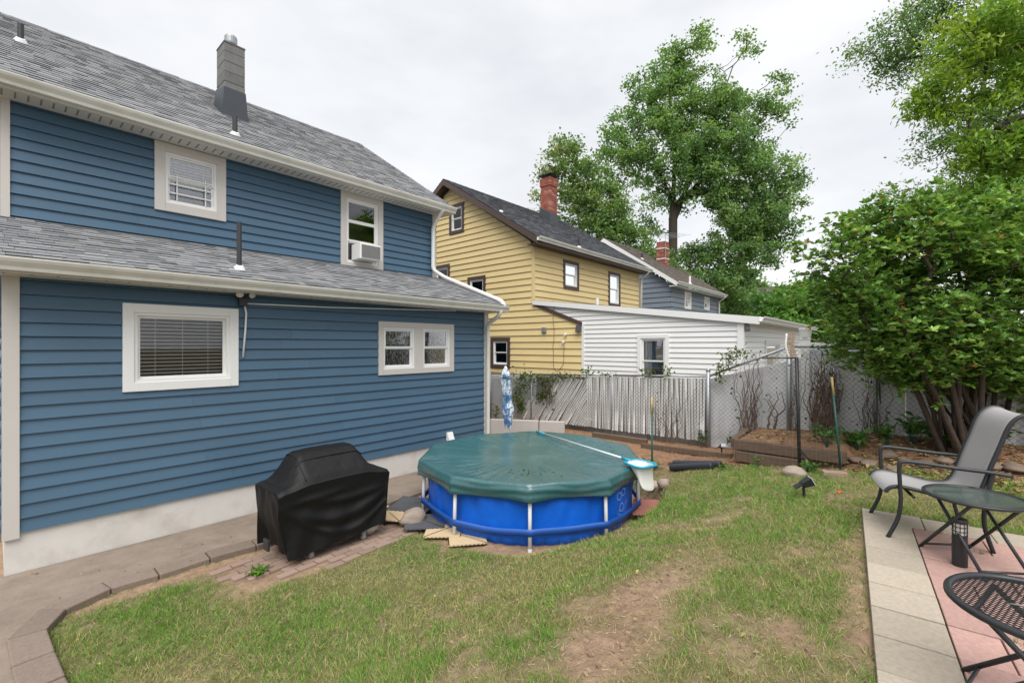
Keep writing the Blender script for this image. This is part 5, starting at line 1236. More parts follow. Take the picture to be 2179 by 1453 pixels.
# glass side table
M['tglass'] = None
def tg():
    m, t, b, out = mat_base('table_glass'); b.inputs['Base Color'].default_value = (.10, .125, .115, 1); b.inputs['Roughness'].default_value = .12; b.inputs['Specular IOR Level'].default_value = .7
    tr = N(t, 'ShaderNodeBsdfTransparent'); tr.inputs[0].default_value = (.75, .85, .8, 1); ms = N(t, 'ShaderNodeMixShader'); ms.inputs[0].default_value = .38
    c = mixc(t, noise(t, 7, 5, .6), (.07, .09, .085), (.14, .165, .155)); t.links.new(c, b.inputs['Base Color'])
    t.links.new(b.outputs[0], ms.inputs[1]); t.links.new(tr.outputs[0], ms.inputs[2]); t.links.new(ms.outputs[0], out.inputs[0]); return m
M['tglass'] = tg()
def folding_table(c, rad, h, yaw, name, label, mesh):
    e = empty(name, (c[0], c[1], PZ), label, 'table'); n_ = 48; zt = PZ + h
    ringp = [(c[0] + math.cos(2 * math.pi * k / n_) * rad, c[1] + math.sin(2 * math.pi * k / n_) * rad, zt) for k in range(n_ + 1)]
    MB().tube(ringp, .016 if mesh else .012, 8, sx=1.).build('rim', M['frame'], e, smooth=True)
    if mesh:
        wm = MB(); st = .017; rr = rad - .006
        for sg in (1, -1):
            k = -rr * 1.42
            while k < rr * 1.42:
                dr = Vector((math.cos(yaw + sg * .52), math.sin(yaw + sg * .52), 0)); nn = Vector((-dr.y, dr.x, 0))
                if abs(k) < rr: hl = math.sqrt(rr * rr - k * k); m0 = Vector((c[0], c[1], zt + .002 + sg * .0012)) + nn * k; wm.tube([m0 - dr * hl, m0 + dr * hl], .0019, 4, cap=False)
                k += st
        wm.build('wire_top', M['frame'], e, kind='stuff')
    else:
        MB().lathe((c[0], c[1], zt - .003), [(rad - .008, 0), (rad - .006, .003), (rad - .008, .006)], 64).build('glass_top', M['tglass'], e)
    f = Vector((math.cos(yaw), math.sin(yaw), 0)); s = Vector((-f.y, f.x, 0)); C0 = Vector((c[0], c[1], PZ))
    for sg in (-1, 1):
        wd = rad * .62 if sg > 0 else rad * .54
        for t in (-1, 1):
            MB().tube([C0 + f * sg * rad * .98 + s * t * wd, C0 - f * sg * rad * .62 + s * t * wd * .96 + Vector((0, 0, h - .015))], .0115, 8).build('leg', M['frame'], e, smooth=True)
        MB().tube([C0 + f * sg * rad * .98 * .82 + s * wd + Vector((0, 0, h * .09)), C0 + f * sg * rad * .98 * .82 - s * wd + Vector((0, 0, h * .09))], .008, 6).build('stretcher', M['frame'], e, smooth=True)
        MB().tube([C0 - f * sg * rad * .62 + s * wd + Vector((0, 0, h - .018)), C0 - f * sg * rad * .62 - s * wd + Vector((0, 0, h - .018))], .008, 6).build('top_bar', M['frame'], e, smooth=True)
    return e
folding_table((4.60, -.335), .27, .475, R(35), 'glass_side_table', 'round folding side table with smoky glass top in front of the chair', False)
folding_table((2.80, -.42), .30, .475, R(75), 'mesh_side_table', 'round black folding table with wire mesh top', True)
# blade on the mesh table
a = Vector((2.77, -.30, PZ + .482)); d = Vector((-.25, -.97, 0)).normalized(); d = (RT * .93 - FW * .36).normalized(); s = Vector((-d.y, d.x, 0))
M['blade'] = pm('dull_blade', (.20, .18, .165), .45, .15, 12, metal=.4)
kn = empty('garden_knife', tuple(a), 'long pointed dull metal blade lying on the mesh table', 'knife')
b = MB(); b.add([a, a + d * .12 + s * .016, a + d * .34 + s * .022, a + d * .34 - s * .022, a + d * .12 - s * .014, a + Vector((0, 0, .004)), a + d * .12 + s * .01 + Vector((0, 0, .006)), a + d * .34 + s * .015 + Vector((0, 0, .008)), a + d * .34 - s * .015 + Vector((0, 0, .008)), a + d * .12 - s * .01 + Vector((0, 0, .006))], [(4, 3, 2, 1, 0), (5, 6, 7, 8, 9), (0, 1, 6, 5), (1, 2, 7, 6), (2, 3, 8, 7), (3, 4, 9, 8), (4, 0, 5, 9)]); b.build('blade', M['blade'], kn)
MB().tube([a + d * .33 + Vector((0, 0, .008)), a + d * .45 + Vector((0, 0, .012))], [.014, .017], 8).build('handle', M['blackm'], kn, smooth=True)
# solar path lantern
lp = Vector((4.50, -.255, PZ)); ln = empty('path_lantern', tuple(lp), 'black cylindrical solar lantern standing under the glass side table', 'lantern')
MB().lathe(lp, [(.042, 0), (.042, .22)], 20).build('body', M['blackm'], ln, smooth=False)
MB().lathe(lp + Vector((0, 0, .22)), [(.034, 0), (.034, .08)], 16).build('diffuser', M['gutter'], ln)
g_ = MB()
for k in range(10): a_ = 2 * math.pi * k / 10; g_.tube([lp + Vector((math.cos(a_) * .04, math.sin(a_) * .04, .215)), lp + Vector((math.cos(a_) * .04, math.sin(a_) * .04, .305))], .003, 4)
for z in (.245, .275): g_.tube([lp + Vector((math.cos(2 * math.pi * k / 20) * .041, math.sin(2 * math.pi * k / 20) * .041, z)) for k in range(21)], .003, 4)
g_.build('grille', M['blackm'], ln)
MB().lathe(lp + Vector((0, 0, .30)), [(.043, 0), (.045, .015), (.04, .03), (.012, .034), (.012, .06), (.004, .064)], 20).build('cap', M['blackm'], ln)
# ================================================================== VEGETATION
def grow(trunks, T, r0, tipr=.02, bend=.12, expo=2.4, up=.25):
    """trunks: polylines (first starts at ground). T: targets. Returns nodes, parent, radius"""
    Pn = []; Pa = []
    for ti, tr in enumerate(trunks):
        tr = [Vector(p) for p in tr]; last = -1
        if ti > 0:
            last = min(range(len(Pn)), key=lambda i: (Pn[i] - tr[0]).length)
        for a, b in zip(tr, tr[1:]) if len(tr) > 1 else []:
            if last == -1: Pn.append(a); Pa.append(-1); last = 0
            n = max(2, int((b - a).length / max(.15, r0 * 2)))
            for k in range(1, n + 1): Pn.append(a.lerp(b, k / n)); Pa.append(last); last = len(Pn) - 1
    base = np.array([tuple(p) for p in Pn]); T = np.asarray(T)
    d = np.min(np.linalg.norm(T[:, None] - base[None], axis=2), axis=1); T = T[np.argsort(d)]
    arr = np.zeros((len(Pn) + len(T) * 4, 3)); arr[:len(Pn)] = base; n = len(Pn); tips = []
    for t in T:
        df = arr[:n] - t; dist = np.linalg.norm(df, axis=1); cost = dist + .9 * np.maximum(0, df[:, 2]) ; i = int(np.argmin(cost)); p = arr[i].copy(); L = dist[i]; last = i
        m1 = p + (t - p) * .35 + RNG.normal(size=3) * L * bend * .5 + np.array([0, 0, -up * L * .2]); m2 = p + (t - p) * .7 + RNG.normal(size=3) * L * bend * .5
        for q in (m1, m2, t): arr[n] = q; Pn.append(Vector(q)); Pa.append(last); last = n; n += 1
        tips.append(n - 1)
    w = np.zeros(n)
    kids = np.zeros(n, int)
    for i in range(n):
        if Pa[i] >= 0: kids[Pa[i]] += 1
    w[kids == 0] = tipr ** expo
    for i in range(n - 1, 0, -1):
        if Pa[i] >= 0: w[Pa[i]] += w[i]
    rad = w ** (1 / expo); rad *= 1.; k = r0 / rad[0]; rad = np.where(rad > tipr * 1.01, tipr + (rad - tipr) * (r0 - tipr) / max(1e-6, rad[0] - tipr), tipr)
    return arr[:n], np.array(Pa), rad, np.array(tips)
def limbs_mesh(P, Pa, rad, ns=6):
    V = []; Fc = []; ang = np.arange(ns) * 2 * np.pi / ns; c = np.cos(ang)[:, None]; s = np.sin(ang)[:, None]; b = 0
    for i in range(len(P)):
        j = Pa[i]
        if j < 0: continue
        d = P[i] - P[j]; L = np.linalg.norm(d)
        if L < 1e-6: continue
        d /= L; a = np.array([0, 0, 1.]) if abs(d[2]) < .9 else np.array([1., 0, 0]); x = np.cross(a, d); x /= np.linalg.norm(x); y = np.cross(d, x)
        r0, r1 = min(rad[j], rad[i] * 1.6), rad[i]
        V.append(P[j] - d * r0 * .3 + (x * c + y * s) * r0); V.append(P[i] + (x * c + y * s) * r1)
        k = np.arange(ns); Fc.append(np.stack([b + k, b + (k + 1) % ns, b + ns + (k + 1) % ns, b + ns + k], 1)); b += 2 * ns
    return np.concatenate(V), np.concatenate(Fc)
def blobs(spec, n, depth, dr, shell=.35):
    """targets inside ellipsoids given as (px, py, rx, ry[, depth offset]); sampled uniformly by volume"""
    vol = np.array([s[2] * s[3] * min(s[2], 1e9) for s in spec], float) ** .8; vol /= vol.sum(); out = []
    for s, v in zip(spec, vol):
        k = max(3, int(n * v)); off = s[4] if len(s) > 4 else 0; d = depth + off; c = atD(s[0], s[1], d)
        q = RNG.normal(size=(k, 3)); q /= np.linalg.norm(q, axis=1, keepdims=True); q *= (shell + (1 - shell) * RNG.random((k, 1)) ** .6)
        rx, ry = s[2] / F * d, s[3] / F * d; rd = dr if len(s) < 6 else s[5]
        out.append(np.array(c)[None] + q[:, :1] * rx * np.array(RT) + q[:, 1:2] * rd * np.array(FW) + q[:, 2:3] * ry * np.array((0, 0, 1)))
    return np.concatenate(out)
def gate(T, s, thr):
    g = .5 * vn(T[:, 0] * s + T[:, 2] * s * .6, T[:, 1] * s - T[:, 2] * s * .5) + .5 * vn(T[:, 2] * s * 1.2 + 7 + T[:, 0] * s * .4, T[:, 1] * s * .7 + T[:, 0] * s * .7 + 3)
    return T[g > thr]
def clusters(T, n, sd, flat=.7):
    k = np.repeat(np.arange(len(T)), n); g = RNG.normal(size=(len(k), 3)); g[:, 2] *= flat; return T[k] + g * sd, k
def tree(name, loc, label, cat, trunks, T, r0, tipr, nleaf, sd, size, cols, bark='bark', leafm='leaf', asp=.6, droop=0., up=.3, group=None, ns=6, D=None, bend=.12, tint=None):
    e = empty(name, loc, label, cat, group); P, Pa, rad, tips = grow(trunks, T, r0, tipr, bend)
    V, Fc = limbs_mesh(P, Pa, rad, ns); fastmesh('trunk', V, Fc, M[bark], e, smooth=True)
    L, k = clusters(P[tips], nleaf, sd); ck = RNG.integers(0, len(cols), len(tips)); base = np.array(cols)[ck][k]
    tone = RNG.uniform(.78, 1.22, len(tips))[k][:, None]
    Vl, Fl = leaf_mesh(L, size, asp, droop, up); col = np.clip(base * tone * RNG.uniform(.75, 1.3, (len(L), 1)), 0, 1)
    if tint: col = tint(L, col)
    fastmesh('crown', Vl, Fl, M[leafm], e, col=np.repeat(col, 4, 0)); return e
OAKC = [(.165, .285, .105), (.20, .33, .12), (.135, .25, .10), (.235, .36, .125)]
dO = 33.; g0 = atD(1434, 735, dO); g0.z = .3
tO = [[g0, atD(1432, 520, dO), atD(1432, 440, dO), atD(1436, 330, dO), atD(1425, 210, dO), atD(1440, 110, dO)], [atD(1432, 470, dO), atD(1470, 380, dO), atD(1515, 270, dO), atD(1560, 140, dO)], [atD(1432, 440, dO), atD(1500, 380, dO + 1), atD(1600, 300, dO + 1)], [atD(1432, 430, dO), atD(1385, 330, dO), atD(1345, 230, dO)]]
oak = [(1468, 125, 45, 55), (1420, 150, 50, 55), (1560, 120, 38, 45), (1575, 190, 70, 60), (1420, 230, 70, 70), (1500, 230, 75, 70), (1640, 180, 34, 30), (1630, 240, 62, 48), (1345, 215, 38, 34), (1370, 290, 70, 60), (1460, 320, 90, 70), (1560, 310, 90, 70), (1650, 300, 48, 40), (1300, 285, 30, 28), (1320, 340, 60, 45), (1400, 380, 80, 55), (1500, 400, 90, 65), (1610, 380, 80, 52), (1680, 340, 34, 26), (1675, 405, 36, 28), (1650, 440, 60, 40), (1560, 460, 80, 50), (1600, 510, 62, 34), (1530, 540, 80, 40), (1470, 560, 80, 40), (1560, 600, 45, 40), (1520, 620, 60, 45), (1575, 640, 30, 30), (1385, 470, 36, 46), (1610, 470, 70, 35), (1690, 380, 20, 18), (1610, 545, 66, 36), (1500, 600, 74, 46), (1570, 650, 60, 36), (1640, 500, 50, 30)]
T = gate(blobs(oak, 2300, dO, 2.6, .2), .8, .44)
tree('oak_tree', tuple(g0), 'very tall broad green oak tree rising behind the grey house', 'tree', tO, T, .36, .016, 50, .27, .20, OAKC, asp=.8, up=.6)
dM = 29.; g0 = atD(1352, 735, dM); g0.z = .3
tM = [[g0, atD(1335, 600, dM), atD(1315, 520, dM), atD(1285, 440, dM), atD(1250, 380, dM), atD(1210, 330, dM)], [atD(1315, 510, dM), atD(1330, 430, dM), atD(1340, 360, dM)], [atD(1280, 440, dM), atD(1220, 420, dM), atD(1170, 400, dM)]]
mp_ = [(1205, 325, 46, 34), (1180, 365, 44, 34), (1245, 365, 50, 36), (1165, 425, 34, 30), (1230, 420, 60, 40), (1300, 390, 55, 45), (1340, 440, 60, 50), (1280, 470, 70, 45), (1210, 480, 60, 40), (1330, 520, 70, 50), (1260, 530, 70, 50), (1390, 560, 60, 50), (1330, 590, 80, 40), (1150, 450, 20, 20)]
def autumn(L, col):
    x = (L @ np.array(RT)); lft = sm(np.quantile(x, .35), np.quantile(x, .0), x)[:, None] * (RNG.random((len(L), 1)) < .2)
    return col * (1 - lft) + np.array([.36, .20, .08]) * lft
T = gate(blobs(mp_, 850, dM, 2.0, .2), 1.0, .43)
tree('maple_tree', tuple(g0), 'leaning maple tree with thin olive and rusty foliage behind the brick chimney', 'tree', tM, T, .2, .016, 40, .27, .19, [(.18, .29, .09), (.16, .28, .09), (.22, .31, .10), (.14, .26, .085)], asp=.7, up=.6, tint=autumn)
# trees and bushes beyond the annex
for (nm, px, d, spec, cols, lab, n, nl, sz) in (('far_tree', 1560, 42, [(1570, 600, 50, 60), (1600, 640, 40, 40), (1530, 650, 50, 40), (1640, 660, 40, 30)], OAKC, 'lower green tree behind the far end of the grey house', 130, 60, .4),
        ('round_bush', 1690, 24, [(1640, 650, 34, 34), (1690, 640, 46, 44), (1740, 640, 50, 50), (1790, 650, 50, 46), (1670, 690, 60, 40), (1760, 690, 60, 40)], [(.13, .27, .05), (.17, .32, .065), (.11, .24, .05)], 'rounded bright green treetop above the annex gutter', 170, 70, .22)):
    g0 = atD(px, 735, d); g0.z = .3; T = blobs(spec, n, d, 1.6, .3)
    tree(nm, tuple(g0), lab, 'tree', [[g0, atD(px, 690, d)]], T, .2, .025, nl, .35 if d > 30 else .28, sz, cols, asp=.7)
# house roof glimpsed behind the round bush
fr_ = empty('far_house', (33, -2, 0), 'brown roofed house barely visible behind the bright treetop', 'house')
c = atD(1770, 640, 34)
MB().box((c.x - 3, c.y - 5, .3), (c.x + 3, c.y + 5, c.z)).build('wall', M['greysid'], fr_)
MB().hexa([(c.x - 3.3, c.y - 5.3, c.z), (c.x + 3.3, c.y - 5.3, c.z), (c.x + 3.3, c.y + 5.3, c.z), (c.x - 3.3, c.y + 5.3, c.z), (c.x - .1, c.y - 5.3, c.z + 1.4), (c.x + .1, c.y - 5.3, c.z + 1.4), (c.x + .1, c.y + 5.3, c.z + 1.4), (c.x - .1, c.y + 5.3, c.z + 1.4)]).build('roof', M['shingle_br'], fr_)
# ---- big evergreen shrub by the fence
dS = 6.1; g0 = Vector((8.35, -.55, 0)); g0.z = Hs(g0.x, g0.y) - .05
def sp_(px, py, d=dS): return atD(px, py, d)
def sb(dx, dy): q = Vector((g0.x + dx, g0.y + dy, 0)); q.z = Hs(q.x, q.y) - .05; return q
STEMS = [[sb(0, 0), sp_(2062, 860), sp_(2020, 780), sp_(1960, 690), sp_(1890, 610), sp_(1830, 540)], [sb(-.1, .12), sp_(2030, 850, 5.9), sp_(1975, 790, 5.8), sp_(1910, 730, 5.7), sp_(1840, 680, 5.6)], [sb(.08, .02), sp_(2070, 800), sp_(2060, 700), sp_(2040, 580), sp_(2010, 480)], [sb(.05, -.2), sp_(2120, 790, 6.3), sp_(2150, 640, 6.3), sp_(2160, 520, 6.3)], [sb(.15, .16), sp_(1990, 800, 6.6), sp_(1900, 700, 6.9), sp_(1860, 620, 7)],
      [sb(-.12, -.1), sp_(2090, 780, 5.6), sp_(2120, 690, 5.3)], [sb(0, -.25), sp_(2150, 840, 6.2), sp_(2230, 760, 6.2)], [sb(.02, .2), sp_(1960, 800, 6.2), sp_(1880, 725, 6.3), sp_(1800, 680, 6.2)], [sb(-.15, .02), sp_(2010, 740, 5.6), sp_(1950, 620, 5.4)], [sb(-.06, .25), sp_(2000, 880, 5.9), sp_(1950, 810, 5.8), sp_(1915, 750, 5.7)], [sb(.1, -.08), sp_(2100, 820, 6.4), sp_(2085, 700, 6.5), sp_(2100, 560, 6.5)], [sb(-.02, .3), sp_(1985, 830, 6.0), sp_(1925, 760, 6.0), sp_(1880, 690, 5.9)]]
for k in range(16):
    a_ = random.uniform(0, 6.28); r_ = random.uniform(.05, .35); px_, py_ = random.uniform(1830, 2160), random.uniform(560, 720); d_ = random.uniform(5.4, 6.8); p0 = sb(math.cos(a_) * r_, math.sin(a_) * r_); p1 = sp_(px_, py_, d_); STEMS.append([p0, p0.lerp(p1, .35) + Vector((0, 0, .12)), p0.lerp(p1, .7) + Vector((random.gauss(0, .08), random.gauss(0, .08), .08)), p1])
shb = [(1765, 500, 34, 40), (1800, 560, 55, 60), (1870, 500, 70, 55), (1800, 640, 60, 50), (1880, 590, 75, 55), (1970, 480, 75, 50), (1960, 560, 85, 60), (1840, 700, 60, 36), (1930, 670, 80, 55), (2060, 500, 75, 60), (2060, 600, 85, 70), (2030, 700, 85, 50), (2150, 560, 80, 80), (2140, 680, 70, 50), (2110, 745, 50, 30), (1930, 740, 40, 22), (2180, 470, 60, 50), (2230, 640, 70, 80), (2260, 540, 70, 70), (2280, 720, 60, 60), (1890, 450, 55, 34), (2100, 450, 60, 36)]
low = [(1890, 765, 60, 30), (1985, 770, 60, 40), (2070, 790, 50, 40), (2150, 790, 60, 50), (1830, 735, 50, 26), (1940, 800, 50, 30), (2200, 820, 50, 60)]
T = np.concatenate([gate(np.concatenate([blobs(shb, 1150, dS - .35, .85, .45), blobs(shb, 560, dS + .5, .8, .5)]), 2.6, .42), blobs(low, 280, dS - .1, .75, .3)])
e = empty('evergreen_shrub', tuple(g0), 'large spreading evergreen shrub with many bare stems and glossy leaf rosettes', 'shrub')
allt = []; near = np.array([[np.min(np.linalg.norm(T - np.array(p)[None], axis=1)) * 0 for p in st] for st in STEMS[:1]])
dd = np.stack([np.min(np.stack([np.linalg.norm(T - np.array(p)[None], axis=1) for p in st[1:]]), 0) for st in STEMS]); own = np.argmin(dd, 0)
LV, LF = [], []; nb_ = 0; tipP = []
for i, st in enumerate(STEMS):
    Ti = T[own == i]
    if len(Ti) == 0: Ti = np.array([tuple(st[-1])])
    P, Pa, rad, tips = grow([st], Ti, random.uniform(.017, .032), .0035, .18, expo=2.2, up=.1)
    V, Fc = limbs_mesh(P, Pa, rad, 6); fastmesh('stem', V, Fc, M['bark2'], e, smooth=True); tipP.append(P[tips])
TP = np.concatenate(tipP)
def rosettes(tp, per, spread, nl, size, cols, asp=.5, up=.75):
    C0, k = clusters(tp, per, spread, .8); n = len(C0); kk = np.repeat(np.arange(n), nl)
    a = RNG.uniform(0, 2 * np.pi, len(kk)); el = RNG.normal(.25, .35, len(kk)); D = np.stack([np.cos(a) * np.cos(el), np.sin(a) * np.cos(el), np.sin(el)], 1)
    tilt = RNG.normal(0, .3, (n, 3))[kk]; D = D + tilt; V, Fc = leaf_mesh(C0[kk], size, asp, 0, up, D, .15)
    ci = RNG.integers(0, len(cols), n)[kk]; tone = RNG.uniform(.75, 1.25, n)[kk][:, None]; col = np.array(cols)[ci] * tone * RNG.uniform(.8, 1.2, (len(kk), 1)); return V, Fc, col, C0[kk]
V, Fc, col, L = rosettes(TP, 9, .10, 7, .075, [(.13, .26, .05), (.15, .285, .055), (.19, .34, .07), (.11, .23, .05), (.24, .39, .085), (.14, .27, .055)])
red = (RNG.random(len(L)) < .012)[:, None]; col = np.where(red, np.array([.32, .12, .06]), col); yl = (RNG.random(len(L)) < .02)[:, None]; col = np.where(yl, np.array([.36, .34, .05]), col)
fastmesh('crown', V, Fc, M['gloss'], e, col=np.repeat(np.clip(col, 0, 1), 4, 0))
# ---- overhanging trees at the right; trunks stand outside the view
dB = 7.6; base = Vector((8.4, -5.6, .9)); tp = base + Vector((-.1, .2, 5.0))
br = [(2150, 40, 100, 60), (2060, 80, 90, 40), (2100, 130, 90, 40), (2020, 175, 70, 32), (2150, 180, 90, 50), (2060, 215, 70, 32), (2180, 260, 80, 50), (2120, 310, 80, 42), (2190, 360, 60, 50), (1985, 205, 50, 26), (2080, 355, 60, 30), (2150, 400, 60, 30), (2270, 90, 90, 80), (2360, 180, 100, 90), (2290, 260, 80, 60), (2330, 360, 90, 60), (2260, -40, 90, 60), (2400, 20, 110, 90), (2450, 260, 100, 90)]
T = gate(blobs(br, 900, dB, .8, .2), 1.9, .48)
def longleaf(name, label, base, trunks, T, r0, nleaf, sd, size, cols, droop, asp=.34):
    return tree(name, tuple(base), label, 'tree', trunks, T, r0, .008, nleaf, sd, size, cols, asp=asp, droop=droop, up=.5, bend=.2)
longleaf('overhanging_tree', 'bright yellow green leafy branches of a tree hanging over the garden bed', base, [[base, tp, atD(2420, 60, 8.), atD(2200, 90, 7.8), atD(2080, 130, 7.6)], [atD(2420, 60, 8), atD(2250, 220, 7.7), atD(2120, 270, 7.6)], [tp, atD(2450, -150, 8), atD(2200, 0, 7.6), atD(2080, 40, 7.5)]], T, .08, 50, .12, .11, [(.215, .36, .04), (.18, .32, .04), (.28, .40, .045), (.15, .28, .04), (.24, .36, .045)], .45)
dD = 13.; base = Vector((17.5, -8.5, .4)); tp = base + Vector((0, .5, 6))
dk = [(1850, 20, 40, 30), (1900, 50, 62, 45), (1960, 30, 80, 45), (1850, 100, 34, 26), (1900, 120, 50, 36), (2030, 20, 80, 50), (1960, 110, 60, 36), (2050, 120, 70, 50), (2140, 110, 80, 60), (1920, 160, 22, 18), (2000, 330, 50, 36), (1950, 380, 50, 32), (2050, 270, 60, 36), (2060, 380, 70, 46), (2130, 330, 80, 50), (1930, 345, 34, 20), (2150, 230, 70, 50), (2000, 410, 60, 34), (2100, 430, 70, 34), (2180, 420, 60, 50), (2030, 240, 40, 24), (2260, 120, 90, 80), (2280, 300, 90, 80), (2260, 420, 80, 60), (2360, 380, 90, 90), (2380, 180, 90, 90)]
T = gate(blobs(dk, 1250, dD, 1.2, .25), 1.1, .47)
longleaf('dark_tree', 'darker green tree behind the bright overhanging branches', base, [[base, tp, atD(2380, 60, 13.5), atD(2150, 80, 13), atD(1950, 60, 13)], [base + Vector((0, .2, 3)), atD(2380, 400, 13.5), atD(2150, 370, 13), atD(2000, 370, 13)], [atD(2380, 60, 13.5), atD(2200, 200, 13), atD(2080, 260, 13)]], T, .14, 60, .19, .095, [(.13, .24, .075), (.15, .265, .08), (.11, .21, .075), (.19, .29, .08)], .25, .5)
# ---- ivy, dry vines, weeds
def vine_stems(px, w, py0, py1, n, r, X=FX - .045):
    mb = MB()
    for k in range(n):
        x = px + random.uniform(-w * .35, w * .35); top = random.uniform(py0, py0 + .45 * (py1 - py0)); pts = []; m_ = 12; ph = random.uniform(0, 6); dr = random.uniform(-w, w) * .6
        for i in range(m_ + 1): t = i / m_; pts.append(onX(x + dr * t + 9 * math.sin(t * 6 + ph) * min(1, t * 2) + random.gauss(0, 2.2), py1 + (top - py1) * t, X - random.uniform(0, .05)))
        mb.tube(pts, [r * (1 - .75 * i / m_) + .001 for i in range(m_ + 1)], 5, cap=False)
    return mb
for i, (px, w, y0, y1, n, r_, lab, leafs) in enumerate(((1590, 50, 745, 940, 22, .008, 'tangle of brown leafless vines climbing the sloping fence section', 40), (1645, 28, 830, 925, 5, .014, 'thick crooked brown vine stem beside the tall fence post', 0), (1745, 50, 740, 930, 30, .009, 'dense dry vine thicket on the tall fence right of the black post', 90), (1770, 26, 760, 930, 16, .010, 'twisted dark vine trunks behind the leaning green stake', 30), (1420, 60, 820, 940, 9, .005, 'thin dry vines on the slatted fence behind the pool net', 10), (1690, 30, 760, 920, 7, .005, 'sparse vine twigs between the tall post and black post', 12), (1850, 60, 745, 930, 10, .006, 'thin vine stems on the fence under the shrub', 20))):
    pb_ = onX(px, y1, FX - .06); e = empty('vine', (pb_.x, pb_.y, Hs(min(pb_.x, 9.0), pb_.y)), lab, 'vine'); vine_stems(px, w, y0, y1, n, r_).build('stems', M['vine'], e, smooth=True)
    if leafs:
        L = np.array([tuple(onX(px + random.gauss(0, w * .5), random.uniform(y0, y1), FX - .08)) for _ in range(leafs)])
        V, Fc = leaf_mesh(L, .055, .7, .3, .2); fastmesh('leaves', V, Fc, M['leaf'], e, col=np.repeat(vary((.08, .11, .03), leafs, .4, .25), 4, 0))
def ivy(spec, n, lab, X=FX - .07, cols=((.075, .15, .03), (.11, .19, .04), (.15, .17, .05)), size=.065):
    c0 = spec[0]; pb_ = onX(c0[0], c0[1], X); e = empty('ivy', tuple(pb_), lab, 'ivy'); L = []
    for (px, py, rx, ry) in spec:
        for _ in range(n): L.append(tuple(onX(px + random.gauss(0, rx * .5), py + random.gauss(0, ry * .5), X + random.gauss(0, .04))))
    L = np.array(L); V, Fc = leaf_mesh(L, size, .75, .5, .1); ci = RNG.integers(0, len(cols), len(L)); col = np.array(cols)[ci] * RNG.uniform(.7, 1.3, (len(L), 1)); fastmesh('leaves', V, Fc, M['leaf'], e, col=np.repeat(col, 4, 0))
    st = MB()
    for (px, py, rx, ry) in spec:
        for _ in range(4): a = onX(px + random.gauss(0, rx * .4), py - ry * .6, X); b = onX(px + random.gauss(0, rx * .4), py + ry * .8, X); st.tube([a, a.lerp(b, .5) + Vector((0, random.uniform(-.05, .05), 0)), b], .004, 4, cap=False)
    st.build('stems', M['vine'], e)
ivy([(1112, 815, 26, 26), (1100, 840, 18, 26), (1120, 800, 30, 10), (1108, 862, 10, 16)], 130, 'leafy ivy hanging over the fence rail beside the umbrella')
ivy([(1165, 805, 40, 10), (1170, 840, 14, 22), (1150, 845, 10, 14), (1158, 815, 14, 14), (1210, 800, 40, 7)], 80, 'straggling ivy over the slatted fence right of the second post', cols=((.06, .11, .03), (.12, .12, .04), (.09, .13, .03)))
ivy([(1290, 795, 40, 7), (1375, 792, 20, 14), (1420, 790, 12, 14), (1250, 790, 20, 8)], 24, 'loose green creeper tips along the fence rail in front of the annex window', cols=((.12, .20, .035), (.09, .16, .03)))
ivy([(1548, 765, 26, 22), (1570, 750, 30, 16), (1530, 790, 10, 24)], 44, 'bright green creeper on top of the sloping fence rail', cols=((.12, .20, .035), (.09, .16, .03), (.14, .16, .04)))
ivy([(1057, 880, 8, 24)], 44, 'small dark ivy clump low on the fence behind the umbrella')
ivy([(1495, 925, 12, 18), (1560, 935, 16, 10)], 40, 'low green weed at the foot of the tall fence post', cols=((.06, .11, .03), (.08, .13, .03)))
def weed(px, py, n, h, sp, size, lab, col=(.08, .17, .03), asp=.55, name='weed', p=None):
    p = p or onG(px, py); e = empty(name, tuple(p), lab, 'weed'); st = MB(); L = []; D = []
    for k in range(n):
        a = random.uniform(0, 6.28); t = p + Vector((math.cos(a) * sp * random.random(), math.sin(a) * sp * random.random(), h * random.uniform(.4, 1))); m_ = p.lerp(t, .5) + Vector((0, 0, h * .15))
        st.tube([p - Vector((0, 0, .02)), m_, t], .0025, 4, cap=False)
        for q in range(4): L.append(tuple(m_.lerp(t, q / 3))); D.append((random.gauss(0, 1), random.gauss(0, 1), random.gauss(.2, .4)))
    st.build('stems', M['vine'] if n < 3 else M['green'], e); L = np.array(L); V, Fc = leaf_mesh(L, size, asp, .1, .6, np.array(D)); fastmesh('leaves', V, Fc, M['leaf'], e, col=np.repeat(vary(col, len(L), .3, .12), 4, 0))
